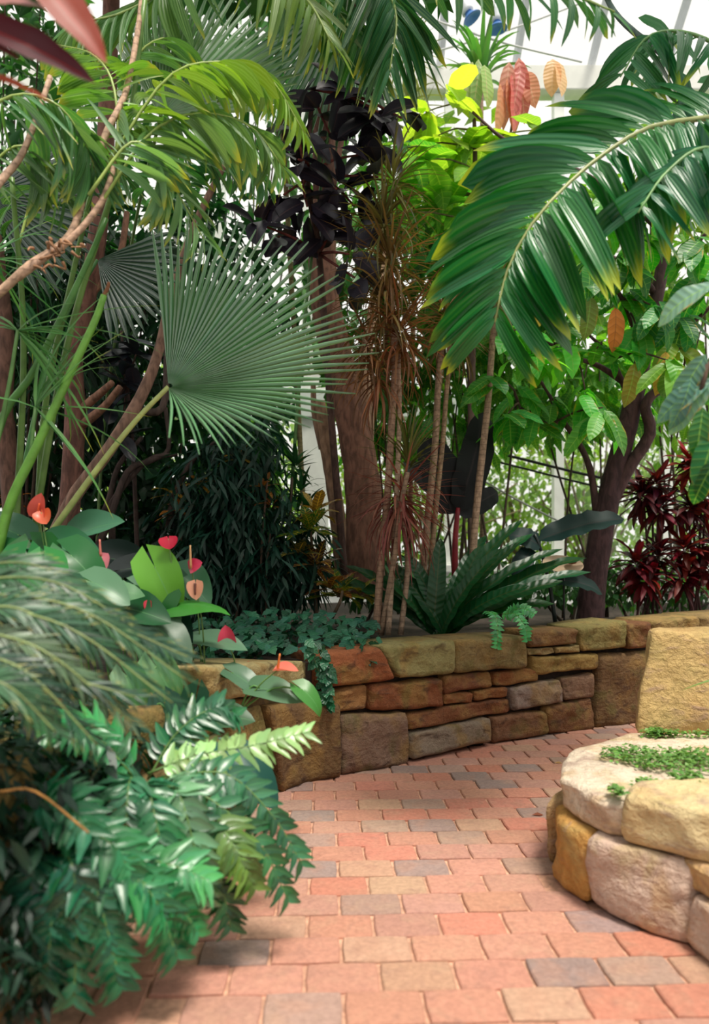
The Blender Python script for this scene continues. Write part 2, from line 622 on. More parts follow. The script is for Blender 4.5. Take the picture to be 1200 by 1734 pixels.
path_poly = [(w.x + .0, w.y) for w in WC] + [(4.2, 5.2)] + planter[::-1] + [(1.2, .6)]
inner_planter = [(x + .13, y) for x, y in planter[:6]] + [(x + .06, y - .1) for x, y in planter[6:]] + [(3.6, 1.7)]

floor = geo('floor', [(-1.2, .5, -.012), (4.6, .5, -.012), (4.6, 7.2, -.012), (-1.2, 7.2, -.012)], [(0, 1, 2, 3)], M_sand, origin=(0, 3, 0),
            color=(190, 146, 122), kind='structure')


def brick_mesh(l, w, seed):
    rr = random.Random(seed)
    V, Fc = [], []
    b, hgt = .0045, 0.0
    for z, ins in ((-.03, 0), (-b, 0), (0, b)):
        n = 3
        ring = []
        for (x0, y0, x1, y1) in ((-1, -1, 1, -1), (1, -1, 1, 1), (1, 1, -1, 1), (-1, 1, -1, -1)):
            for k in range(n if y0 == y1 else 2):
                t = k / (n if y0 == y1 else 2)
                x, y = x0 + (x1 - x0) * t, y0 + (y1 - y0) * t
                rnd = rr.uniform(0, .0018) if z > -.02 else 0
                cut = .0035 if k == 0 else 0
                ring.append(Vector((x * (l / 2 - ins - rnd - cut), y * (w / 2 - ins - rnd - cut), z)))
        V += ring
    m = 10
    for r in range(2):
        for k in range(m):
            k2 = (k + 1) % m
            Fc.append((r * m + k, r * m + k2, (r + 1) * m + k2, (r + 1) * m + k))
    V.append(Vector((0, 0, .002)))
    for k in range(m):
        Fc.append((2 * m + k, 2 * m + (k + 1) % m, 3 * m))
    return mesh('brick_shape', V, Fc, M_brick, smooth=False)


BRICKS = [brick_mesh(LEN - .006, ROW - .0025, i) for i in range(5)]
BRICK_E = [brick_mesh(.235, ROW - .006, 40 + i) for i in range(3)]
BCOL = [(180, 132, 115)] * 5 + [(182, 124, 106)] * 4 + [(172, 130, 117)] * 3 + [(174, 140, 120)] * 2 + [(144, 124, 119)] * 2 + [(160, 134, 122)] * 2
brick_spots = []
for r in range(-10, 30):
    for c in range(-12, 26):
        p = PO + u_dir * (c * LEN + (.5 + (.5 * (r % 2))) * LEN) + v_dir * ((r - .5) * ROW)
        if not inside(p, path_poly) and not any((p - w).length < .1 for w in WC[::3]):
            continue
        if inside(p, inner_planter) or p.y < 1.1 or p.y > 6.1:
            continue
        if p.x < -.50 - .04 * (p.y - 2.0) and p.y < 3.4:
            continue
        brick_spots.append((p, 0))
for k in range(12):                                       # edging course along the left wall
    p = Vector((-.675 - .04 * (k * .24 - .9), 1.15 + k * .24, 0))
    brick_spots.append((p, 1))
brick_spots.sort(key=lambda q: q[0].y + .35 * abs(q[0].x - .5))
rest = Join()
for i, (p, kind) in enumerate(brick_spots):
    if i < 298:
        me = R.choice(BRICK_E if kind else BRICKS)
        M = Matrix.Translation(p + Vector((0, 0, R.uniform(-.003, .002)))) @ Matrix.Rotation(PATH_ROT + R.uniform(-.012, .012) + (math.pi / 2 if kind else 0), 4, 'Z') \
            @ Matrix.Rotation(R.uniform(-.008, .008), 4, 'X')
        obj('brick', me, parent=floor, color=jit(R.choice(BCOL), 5), M=M)
    else:
        o = len(rest.V)
        rest.V += [p + u_dir * v.x + v_dir * v.y + Z_ * v.z for v in (x.co for x in BRICKS[i % 5].vertices)]
        rest.F += [tuple(j + o for j in f.vertices) for f in BRICKS[i % 5].polygons]
        rest.uv += [(0, 0)] * (len(rest.V) - o)
if rest.V:
    rest.build('brick_paving', M_brick, floor, (170, 105, 82))


# ------------------------------------------------------------------ curved retaining wall, stone by stone
def ribbon(s0, s1, z0, z1, off0, off1, n=60):
    V, Fc = [], []
    for i in range(n + 1):
        p, nn = wall_at(s0 + (s1 - s0) * i / n)
        for z in (z0, z1):
            for o in (off0, off1):
                V.append(p + nn * o + Z_ * z)
    for i in range(n):
        a, b = i * 4, i * 4 + 4
        for q in ((0, 2), (2, 3), (3, 1), (1, 0)):
            Fc.append((a + q[0], a + q[1], b + q[1], b + q[0]))
    return V, Fc


V, Fc = ribbon(0, WS[-1], -.05, .66, -.05, -.33)
wall = geo('wall_back', V, Fc, M_mortar, origin=(.33, 4.7, 0), color=(44, 32, 26), kind='structure', smooth=False)


def wall_stone(q, color, prot=.02, depth=.16, nu=18, nv=10, rough=.02, seed=None, mat=None):
    """q: TL, TR, BR, BL as (s, z)"""
    seed = R.uniform(0, 99) if seed is None else seed
    sh = .0025
    (s0, z0), (s1, z1), (s2, z2), (s3, z3) = q
    mids, midz = (s0 + s1 + s2 + s3) / 4, (z0 + z1 + z2 + z3) / 4
    Lx = abs(s1 - s0 + s2 - s3) / 2
    Lz = abs(z0 - z3 + z1 - z2) / 2
    rad = min(.02, Lx * .2, Lz * .22)
    V, Fc = [], []
    idx = {}

    def warp(u):                                          # denser towards the edges
        return .5 - .5 * math.cos(math.pi * u) * (0.35) - (.5 - u) * .65
    for j in range(nv + 1):
        for i in range(nu + 1):
            u, v = warp(i / nu), warp(j / nv)
            s = (s0 * (1 - u) + s1 * u) * (1 - v) + (s3 * (1 - u) + s2 * u) * v
            z = (z0 * (1 - u) + z1 * u) * (1 - v) + (z3 * (1 - u) + z2 * u) * v
            eu, ev = min(u, 1 - u) * Lx, min(v, 1 - v) * Lz
            # rounded outline corners
            if eu < rad and ev < rad:
                k = (1 - eu / rad) * (1 - ev / rad) * rad * .38
                s += k * (1 if u < .5 else -1)
                z += k * (-1 if v < .5 else 1)
            edge_n = noise.noise(Vector((s * 7 + seed, z * 9, seed)))
            s += sh * (1 if u < .5 else -1) * (2 if eu < 1e-6 else 0) + edge_n * .016 * (1 if eu < .02 else 0)
            z += edge_n * .013 * (1 if ev < .02 and z < .6 else 0)
            e = min(eu, ev)
            f = min(1, e / rad)
            roundoff = (1 - math.sqrt(max(0, 1 - (1 - f) ** 2))) * rad * .9
            q3 = Vector((s * 6, z * 6 + seed, seed * 1.7))
            rel = rough * (noise.noise(q3) * 1.3 + (.4 - abs(noise.noise(q3 * 1.6 + Vector((3, 1, 2)))) * 1.8) * .9 + (.3 - abs(noise.noise(q3 * 3.1))) * .8 + noise.noise(q3 * 8) * .22)
            p, nn = wall_at(s)
            V.append(p + nn * (prot - roundoff + rel * f) + Z_ * z)
            idx[i, j] = len(V) - 1
    for j in range(nv):
        for i in range(nu):
            Fc.append((idx[i, j], idx[i, j + 1], idx[i + 1, j + 1], idx[i + 1, j]))
    ring = [(i, 0) for i in range(nu)] + [(nu, j) for j in range(nv)] + [(i, nv) for i in range(nu, 0, -1)] + [(0, j) for j in range(nv, 0, -1)]
    back = []
    _, nn = wall_at(mids)
    for k in ring:
        v = V[idx[k]]
        bump_ = noise.noise(v * 5 + Vector((seed, 0, 0))) * .008
        V.append(v - nn * (depth * .5) + Z_ * bump_)
        V.append(v - nn * depth)
        back.append((len(V) - 2, len(V) - 1))
    m = len(ring)
    for k in range(m):
        a, b = idx[ring[k]], idx[ring[(k + 1) % m]]
        (c1, d1), (c2, d2) = back[k], back[(k + 1) % m]
        Fc.append((a, b, c2, c1))
        Fc.append((c1, c2, d2, d1))
    Fc.append(tuple(d for _, d in back))
    p, _ = wall_at(mids)
    return geo('stone', V, Fc, mat or M_rock, wall, p + Z_ * midz, color)


def pxs(*c):
    return [wall_sz(*k) for k in c]


STONES = [
    # top course, left to right
    ((531, 1106), (637, 1095), (664, 1149), (533, 1165), (140, 84, 54), .05, .34),
    ((633, 1092), (764, 1083), (762, 1138), (667, 1148), (140, 132, 88), .055, .36),
    ((764, 1083), (886, 1076), (888, 1129), (763, 1138), (130, 112, 74), .05, .36),
    ((890, 1068), (972, 1064), (971, 1089), (889, 1096), (122, 92, 60), .04, .34),
    ((889, 1098), (932, 1096), (934, 1106), (890, 1109), (138, 118, 80), .03, .2),
    ((934, 1096), (977, 1092), (978, 1104), (935, 1106), (138, 122, 82), .03, .2),
    ((972, 1062), (1056, 1050), (1055, 1095), (979, 1104), (132, 122, 76), .045, .36),
    ((1057, 1058), (1097, 1052), (1095, 1096), (1056, 1099), (110, 74, 48), .04, .34),
    ((1097, 1050), (1176, 1043), (1176, 1068), (1096, 1078), (138, 116, 72), .045, .36),
    ((1178, 1042), (1290, 1034), (1290, 1064), (1178, 1070), (130, 110, 72), .04, .36),
    # second course
    ((548, 1168), (619, 1161), (618, 1201), (562, 1207), (150, 110, 70), .02, .2),
    ((621, 1159), (744, 1146), (749, 1196), (621, 1202), (132, 82, 54), .03, .2),
    ((748, 1142), (830, 1137), (832, 1163), (752, 1174), (122, 78, 54), .015, .2),
    ((832, 1141), (911, 1130), (912, 1152), (835, 1163), (128, 80, 48), .012, .2),
    ((893, 1113), (1010, 1107), (1010, 1132), (900, 1142), (142, 118, 68), .03, .2),
    ((751, 1176), (799, 1172), (799, 1189), (751, 1191), (138, 88, 56), .012, .2),
    ((800, 1170), (857, 1163), (856, 1180), (801, 1186), (132, 86, 52), .015, .2),
    ((860, 1164), (947, 1149), (952, 1188), (865, 1203), (140, 124, 116), .03, .2),
    ((948, 1148), (1003, 1139), (1005, 1179), (953, 1186), (124, 98, 80), .02, .2),
    ((687, 1208), (862, 1181), (864, 1205), (690, 1237), (126, 82, 56), .018, .2),
    # bottom course
    ((572, 1210), (684, 1206), (687, 1290), (570, 1311), (124, 100, 86), .05, .22),
    ((691, 1241), (824, 1215), (829, 1252), (690, 1285), (132, 118, 104), .045, .22),
    ((829, 1214), (919, 1204), (925, 1242), (830, 1258), (122, 88, 66), .03, .22),
    ((921, 1197), (1000, 1180), (1005, 1236), (926, 1243), (118, 84, 58), .02, .22),
    ((1010, 1108), (1110, 1101), (1114, 1226), (1007, 1232), (108, 84, 58), .02, .24),
    ((1112, 1102), (1200, 1092), (1200, 1214), (1114, 1226), (116, 90, 62), .015, .24),
    # where the wall bends towards the viewer
    ((440, 1195), (570, 1190), (570, 1312), (462, 1345), (108, 84, 58), .07, .26),
    ((378, 1205), (438, 1196), (458, 1352), (380, 1410), (126, 108, 66), .03, .24),
    ((305, 1128), (509, 1118), (509, 1160), (330, 1192), (160, 148, 106), .07, .42),
    ((372, 1194), (530, 1166), (530, 1190), (376, 1206), (96, 76, 50), .0, .2),
]
for t in STONES:
    top = t[0][1] < 1120
    wall_stone(pxs(*t[:4]), t[4], t[5], t[6])
# the rest of the left arm, mostly under the plants
s_end = wall_s(372)
for z0, z1 in ((.0, .25), (.255, .46), (.465, .69)):
    s = .02 if z0 else .15
    while s < s_end - .12:
        L = min(R.uniform(.28, .5), s_end - s)
        if s_end - s - L < .12:
            L = s_end - s
        wall_stone([(s, z1), (s + L - .006, z1 + R.uniform(-.01, .01)), (s + L - .006, z0), (s, z0)], jit((108, 98, 62), 14), R.uniform(.01, .05), .2 if z1 < .6 else .32, 9, 5)
        s += L
s = wall_s(1200) + .01
for z0, z1 in ((0, .34), (.345, .6)):
    a = s
    while a < WS[-1] - .2:
        L = R.uniform(.3, .5)
        wall_stone([(a, z1), (a + L - .006, z1), (a + L - .006, z0), (a, z0)], jit((124, 98, 66), 12), .02, .2, 8, 5)
        a += L

# soil of the beds behind the wall
outer = spline([Vector(p) for p in ((-6, .6, .6), (-6, 5, .6), (-6, 10.9, .6), (0, 10.9, .6), (7, 10.9, .6), (7, 8.6, .6))], 70)
V, Fc = [], []
K = 6
for i in range(71):
    p, nn = wall_at(WS[-1] * i / 70)
    a = p - nn * .3
    for k in range(K + 1):
        t = k / K
        q = a.lerp(outer[i], t)
        V.append(Vector((q.x, q.y, .635 + .05 * noise.noise(q * 1.7))))
for i in range(70):
    for k in range(K):
        a = i * (K + 1) + k
        Fc.append((a, a + 1, a + K + 2, a + K + 1))
geo('trim_soil', V, Fc, M_soil, origin=(0, 7, .6), color=(52, 42, 34), kind='structure')


# ------------------------------------------------------------------ right planter: big sandstone blocks
def rock_prism(name, outline, z0, z1, color, parent, rough=.02, taper=0.0, lean=(0, 0), nring=34, seed=1, round_=.024, mat=None, tilt=0.0, label=None, corner=.0):
    pts = [Vector((x, y, 0)) for x, y in outline]
    pts.append(pts[0])
    seg = []
    per = [0]
    for a, b in zip(pts, pts[1:]):
        per.append(per[-1] + (b - a).length)
    for i in range(nring):
        d = per[-1] * i / nring
        for k in range(len(per) - 1):
            if per[k + 1] >= d:
                seg.append(pts[k].lerp(pts[k + 1], (d - per[k]) / (per[k + 1] - per[k])))
                break
    sm = [(seg[i - 1] + seg[i] * 6 + seg[(i + 1) % nring]) / 8 for i in range(nring)]
    ctr = sum(sm, Vector()) / nring
    hh = z1 - z0
    levels = [(0, -.03), (.05, -.006)] + [(.05 + .1 * k, .004) for k in range(1, 9)] + [(max(.86, 1 - round_ * .7 / hh), .002), (max(.93, 1 - round_ * .3 / hh), -round_ * .22), (1, -round_ * .8)]
    nring *= 2
    sm = [sm[k // 2] if k % 2 == 0 else (sm[k // 2] + sm[(k // 2 + 1) % len(sm)]) / 2 for k in range(nring)]
    V, Fc = [], []
    for h, ins in levels:
        for p in sm:
            d = (p - ctr)
            r = d.length
            q = p + d / r * (ins - taper * h * hh)
            q = Vector((q.x + lean[0] * h * hh, q.y + lean[1] * h * hh, z0 + h * hh + tilt * (p.y - ctr.y) * h))
            s3 = Vector((seed, seed * 1.7, 0))
            nz_ = rough * (noise.noise(q * 3 + s3) * 1.6 + (.45 - abs(noise.noise(q * 5 + s3)) * 2.0) * 1.0 + (.3 - abs(noise.noise(Vector((q.x * 10, q.y * 10, q.z * 15)) + s3))) * .9 + noise.noise(q * 26 + s3) * .28)
            q += d / r * nz_
            if h > .8:
                q.z += noise.noise(q * 5 + Vector((seed, seed, 0))) * rough * .7
            V.append(q)
    nl = len(levels)
    for k in range(nl - 1):
        for i in range(nring):
            i2 = (i + 1) % nring
            Fc.append((k * nring + i, k * nring + i2, (k + 1) * nring + i2, (k + 1) * nring + i))
    prev = (nl - 1) * nring
    c2 = sum((V[prev + i] for i in range(nring)), Vector()) / nring
    for f in (.88, .72, .55, .38, .2, .08):
        o = len(V)
        for i in range(nring):
            q = c2.lerp(V[(nl - 1) * nring + i], f)
            q.z = c2.z + (V[(nl - 1) * nring + i].z - c2.z) * f + (noise.noise(q * 6 + Vector((seed, seed, 0))) + .3 - abs(noise.noise(Vector((q.x * 4, q.y * 11, seed)))) ) * rough * .9 + .004
            V.append(q)
        for i in range(nring):
            i2 = (i + 1) % nring
            Fc.append((prev + i, prev + i2, o + i2, o + i))
        prev = o
    Fc.append(tuple(prev + i for i in range(nring)))
    Fc.append(tuple(range(nring))[::-1])
    return geo(name, V, Fc, mat or M_rock2, parent, ctr + Z_ * z0, color, label=label)


V, Fc = [], []
core = [(x + .16, y - (.0 if i < 5 else .12)) for i, (x, y) in enumerate(planter)] + [(3.6, 1.7)]
for z in (0, .24):
    V += [Vector((x, y, z)) for x, y in core]
m = len(core)
Fc = [(i, (i + 1) % m, m + (i + 1) % m, m + i) for i in range(m)] + [tuple(range(m, 2 * m))]
pw = geo('wall_right', V, Fc, M_mortar, origin=(1.5, 2.8, 0), color=(60, 46, 36), kind='structure', smooth=False)
rock_prism('stone', [(.772, 2.90), (.782, 2.78), (.84, 2.665), (.93, 2.72), (.97, 3.04), (.82, 3.03)], 0, .262, (184, 140, 78), pw, .016, .02, seed=17)
rock_prism('stone', [(.90, 2.74), (.845, 2.655), (.88, 2.60), (1.075, 2.385), (1.3, 2.5), (1.25, 2.9), (.95, 3.05)], 0, .265, (198, 174, 160), pw, .02, .02, seed=3)
rock_prism('stone', [(1.07, 2.37), (1.125, 2.2), (1.5, 2.15), (1.5, 2.5), (1.2, 2.52)], 0, .17, (196, 174, 160), pw, .02, .0, seed=11)
rock_prism('stone', [(1.10, 2.43), (1.15, 2.18), (1.5, 2.15), (1.5, 2.6), (1.16, 2.6)], .175, .275, (194, 162, 118), pw, .012, .0, seed=21)
rock_prism('stone', [(1.125, 2.18), (1.16, 1.7), (1.6, 1.7), (1.55, 2.12)], 0, .26, (188, 166, 142), pw, .02, .0, seed=15)
rock_prism('stone', [(.79, 3.04), (1.0, 3.08), (1.3, 3.3), (1.32, 3.62), (1.05, 3.44), (.91, 3.22)], 0, .26, (176, 146, 106), pw, .02, .0, seed=5)
rock_prism('stone', [(.80, 2.9), (.90, 2.63), (1.0, 2.6), (1.3, 2.72), (1.9, 3.0), (1.85, 3.66), (1.37, 3.66), (1.07, 3.42), (.90, 3.16)], .27, .402, (214, 198, 180), pw, .016, .0, seed=8, nring=48)
rock_prism('stone', [(.925, 2.57), (.99, 2.50), (1.09, 2.40), (1.25, 2.3), (1.7, 2.2), (1.75, 2.72), (1.28, 2.76), (1.03, 2.72)], .272, .445, (206, 188, 146), pw, .016, .0, seed=13, nring=44)
rock_prism('stone', [(1.22, 2.28), (1.2, 1.7), (1.8, 1.7), (1.75, 2.15)], .28, .42, (200, 180, 146), pw, .016, .0, seed=14)
boulder = rock_prism('boulder', [(1.365, 3.60), (1.9, 3.56), (1.95, 3.80), (1.45, 3.82)], .40, .905, (196, 168, 116), None, .016, .0, (.16, .05), seed=30, round_=.02)
tag(boulder, 'large upright yellow sandstone block standing on the pale right-hand ledge', 'boulder')

# ------------------------------------------------------------------ greenhouse: back glazing and roof
GB = 11.2
gw = geo('wall_far', [(-9, GB, 0), (9, GB, 0), (9, GB + .25, 0), (-9, GB + .25, 0), (-9, GB, 1.08), (9, GB, 1.08), (9, GB + .25, 1.08), (-9, GB + .25, 1.08)],
         [(0, 1, 5, 4), (1, 2, 6, 5), (2, 3, 7, 6), (3, 0, 4, 7), (4, 5, 6, 7)], M_paint, color=(200, 202, 196), kind='structure', origin=(0, GB, 0), smooth=False)


def box(name, a, b, mat, parent, color, label=None, bev=.012):
    (x0, y0, z0), (x1, y1, z1) = a, b
    V, Fc = [], []
    for z, ins in ((z0, bev), (z0 + bev, 0), (z1 - bev, 0), (z1, bev)):
        V += [Vector((x0 + ins, y0 + ins, z)), Vector((x1 - ins, y0 + ins, z)), Vector((x1 - ins, y1 - ins, z)), Vector((x0 + ins, y1 - ins, z))]
    for k in range(3):
        for i in range(4):
            Fc.append((k * 4 + i, k * 4 + (i + 1) % 4, k * 4 + 4 + (i + 1) % 4, k * 4 + 4 + i))
    Fc += [(3, 2, 1, 0), (12, 13, 14, 15)]
    return geo(name, V, Fc, mat, parent, Vector(((x0 + x1) / 2, (y0 + y1) / 2, z0)), color, label=label, smooth=False)


WHITE = (226, 228, 224)
box('sill', (-9, GB - .14, 1.08), (9, GB + .2, 1.2), M_paint, gw, WHITE)
box('beam', (-9, GB - .08, 3.42), (9, GB + .18, 3.82), M_paint, gw, (205, 212, 208))
box('beam', (-9, GB - .10, 8.35), (9, GB + .2, 8.72), M_paint, gw, (214, 214, 208))
posts = [-8.2, -6.6, -5.0, -3.5, -2.05, -.6, 1.45, 3.1, 4.75, 6.4, 8.0]
for x in posts:
    wd = .2 if abs(x + .6) < .01 else .075
    box('post', (x - wd, GB - .02, 1.2), (x + wd, GB + .14, 8.35), M_paint, gw, WHITE)
for x0, x1 in zip(posts, posts[1:]):
    for z0, z1 in ((1.2, 3.42), (3.82, 6.0), (6.0, 8.35)):
        geo('pane', [(x0 + .03, GB + .06, z0), (x1 - .03, GB + .06, z0), (x1 - .03, GB + .06, z1), (x0 + .03, GB + .06, z1)], [(0, 1, 2, 3)], M_glass, gw, color=WHITE, smooth=False)
    box('glazing_bar', (x0, GB + .02, 5.96), (x1, GB + .1, 6.04), M_paint, gw, WHITE)
# near post bundle seen between the trees, and inner posts of the side bay
RISE = 3.4
roof = geo('ceiling', [(-9, GB + .15, 8.72), (9, GB + .15, 8.72), (9, GB + .32, 8.72), (-9, GB + .32, 8.72), (-9, GB + .15, 8.86), (9, GB + .15, 8.86), (9, GB + .32, 8.86), (-9, GB + .32, 8.86)],
           [(0, 1, 5, 4), (1, 2, 6, 5), (2, 3, 7, 6), (3, 0, 4, 7), (4, 5, 6, 7), (3, 2, 1, 0)], M_paint, color=WHITE, kind='structure', origin=(0, GB, 8.7), smooth=False)
ry1, rz1 = 6.2, 8.8 + RISE
rx = [-7.6, -5.9, -4.2, -2.5, -.6, 1.3, 2.45, 3.6, 4.75, 5.9, 7.2, 8.6]
for x in rx:
    V, Fc, _ = tube_geo([Vector((x, GB + .1, 8.75)), Vector((x, ry1, rz1))], .06, .06, 4)
    geo('rafter', V, Fc, M_paint, roof, Vector((x, GB, 8.75)), (186, 190, 196), smooth=False)
for t in (.28, .62, 1.0):
    y, z = GB + (ry1 - GB) * t, 8.78 + (rz1 - 8.78) * t
    V, Fc, _ = tube_geo([Vector((-9, y, z)), Vector((9, y, z))], .035, .035, 4)
    geo('purlin', V, Fc, M_paint, roof, Vector((0, y, z)), (214, 216, 216), smooth=False)
for x0, x1 in zip(rx, rx[1:]):
    for t0, t1 in ((0, .28), (.28, .62), (.62, 1.0)):
        q = [(x0, t0), (x1, t0), (x1, t1), (x0, t1)]
        geo('pane', [(x, GB + .1 + (ry1 - GB) * t, 8.86 + (rz1 - 8.78) * t) for x, t in q], [(0, 1, 2, 3)], M_glass, roof, color=WHITE, smooth=False)

# lawn outside
geo('lawn', [(-60, GB + .3, .1), (60, GB + .3, .1), (60, 60, .1), (-60, 60, .1)], [(0, 1, 2, 3)], M_lawn, origin=(0, 30, .1), color=(120, 150, 70), kind='structure')

# ------------------------------------------------------------------ plant builders
def frond(parent, pts, n, Lf, ang, up, kind, mat, color, wr, rach=(.010, .003), rcol=(120, 150, 70), hang=.25, joined=False, t0=.12, name='leaflet', sides=(1, -1), curl=0.0, rmat=None, ljit=.12):
    """a feather-shaped leaf: a rachis with leaflets down both sides"""
    ps = spline(pts, 40)
    fr = tube('frond', pts, rach[0], rach[1], rmat or M_stem, parent, rcol, 5, 14)
    J = Join()
    for i in range(n):
        t = t0 + (1 - t0) * (i + .5) / n
        for sd in sides:
            tt = min(.999, max(0, t + R.uniform(-.2, .2) / n))
            k = tt * 40
            i0 = min(int(k), 39)
            p = ps[i0].lerp(ps[i0 + 1], k - i0)
            T = (ps[min(i0 + 2, 40)] - ps[max(i0 - 1, 0)]).normalized()
            Nn = (Vector(up) - T * Vector(up).dot(T)).normalized()
            Sd = T.cross(Nn) * sd
            a = math.radians(ang(tt) if callable(ang) else ang) + R.uniform(-.09, .09)
            d = T * math.cos(a) + Sd * math.sin(a) + Nn * R.uniform(.02, .2) - Z_ * hang * R.uniform(.5, 1.4)
            L = Lf(tt) * R.uniform(1 - ljit, 1 + ljit)
            upl = Nn - Sd * .25 + Vector((R.uniform(-.15, .15),) * 3)
            if joined:
                J.add(kind, p, d, upl, L, L * wr if wr < 1 else wr)
            else:
                put(name, kind, mat, fr, p, d, upl, L, L * wr * R.uniform(.85, 1.15), jit(color, 9))
    if joined:
        J.build('foliage', mat, fr, color)
    return fr


def arc(lo, hi, pk=.4):
    """leaflet length along a frond: short at the base, longest near pk, short at the tip"""
    def f(t):
        x = t / pk * .5 if t < pk else .5 + (t - pk) / (1 - pk) * .5
        return lo + (hi - lo) * math.sin(math.pi * (.12 + .80 * x))
    return f


def Pn(*a):
    return [P(*q) for q in a]


def rosette(parent, c, n, L, W, kind, mat, color, axis=(0, 0, 1), lo=-.4, hi=1.2, name='leaf', joined=False, rad=.012, up_spread=.05):
    J = Join()
    ax = Vector(axis).normalized()
    for i in range(n):
        a = i * 2.39996 + R.uniform(-.2, .2)
        el = lo + (hi - lo) * ((i + .5) / n) + R.uniform(-.12, .12)
        s1 = ax.orthogonal().normalized()
        s2 = ax.cross(s1)
        h = s1 * math.cos(a) + s2 * math.sin(a)
        d = h * math.cos(el) + ax * math.sin(el)
        b = Vector(c) + h * rad + ax * (up_spread * (i / n))
        LL = L * R.uniform(.75, 1.1)
        if joined:
            J.add(kind, b, d, ax + h * .1, LL, W * R.uniform(.8, 1.15))
        else:
            put(name, kind, mat, parent, b, d, ax + h * .1, LL, W * R.uniform(.8, 1.15), jit(color, 12))
    if joined:
        return J.build(name, mat, parent, color)


def scatter(parent, c, rad, n, kind, L, W, mat, color, dn=.4, name='foliage', surf=.0, floor_z=None):
    J = Join()
    c = Vector(c)
    for i in range(n):
        while True:
            q = Vector((R.uniform(-1, 1), R.uniform(-1, 1), R.uniform(-1, 1)))
            if surf <= q.length <= 1:
                break
        lump = 1 + .35 * noise.noise(q * 2.2 + c)
        b = c + Vector((q.x * rad[0], q.y * rad[1], q.z * rad[2])) * lump
        if floor_z is not None and b.z < floor_z:
            b.z = floor_z + R.uniform(0, .05)
        d = q.normalized() * .5 + rvec(1, R.uniform(-1, .5)) - Z_ * dn
        J.add(kind, b, d, Z_ + rvec(.5), L * R.uniform(.6, 1.2), W * R.uniform(.7, 1.2))
    return J.build(name, mat, parent, color)


def soil_z():
    return .63


# ------------------------------------------------------------------ trees and shrubs outside the glass
OUT = [(330, 800, 15.5, 3.2, 2.6), (560, 840, 17, 2.4, 2.6), (720, 800, 15, 2.0, 1.9), (860, 830, 16, 2.2, 2.0), (1000, 790, 15, 2.0, 2.3), (1130, 820, 16.5, 2.4, 2.2), (1260, 760, 15, 2.2, 2.6), (60, 760, 16, 3.4, 3.2)]
OC = [(112, 150, 66), (130, 162, 80), (98, 138, 64), (136, 166, 88)]
OL = ['pale green tree outside the glass behind the fan palm', 'sunlit tree outside the glass behind the white post', 'leafy tree outside the glass behind the tall dark leaf',
      'leafy tree outside the glass just left of the dark leaning trunk', 'bright tree outside the glass behind the forked tree', 'pale tree outside the glass behind the red crotons',
      'bright tree outside the glass at the right edge', 'shaded tree outside the glass behind the left trunks']
for i, (px, py, Y, rw, rh) in enumerate(OUT):
    c = P(px, py, Y)
    t = thing('tree', (c.x, Y, .1), OL[i], 'tree', 'trees outside the glass')
    br = []
    J = Join()
    for k in range(16):
        e = c + Vector((R.uniform(-1, 1) * rw, R.uniform(-.5, .5) * rw, R.uniform(-.9, .9) * rh))
        b = Vector((c.x + R.uniform(-.2, .2), Y, .1 + R.uniform(.0, .8) * max(.3, c.z - rh * .5)))
        J.tube(spline([b, b.lerp(e, .5) + Vector((0, 0, R.uniform(-.3, .4))), e], 6), .035, .012, 4)
    J.build('branch', M_bark, t, (120, 104, 84))
    tube('trunk', [(c.x, Y, .1), (c.x + .2, Y, c.z * .5), (c.x, Y, c.z)], .12, .04, M_bark, t, (112, 96, 78))
    scatter(t, c, (rw, rw * .5, rh), 1500, 'simple', .20, .12, M_lime, OC[i % 4], .3)

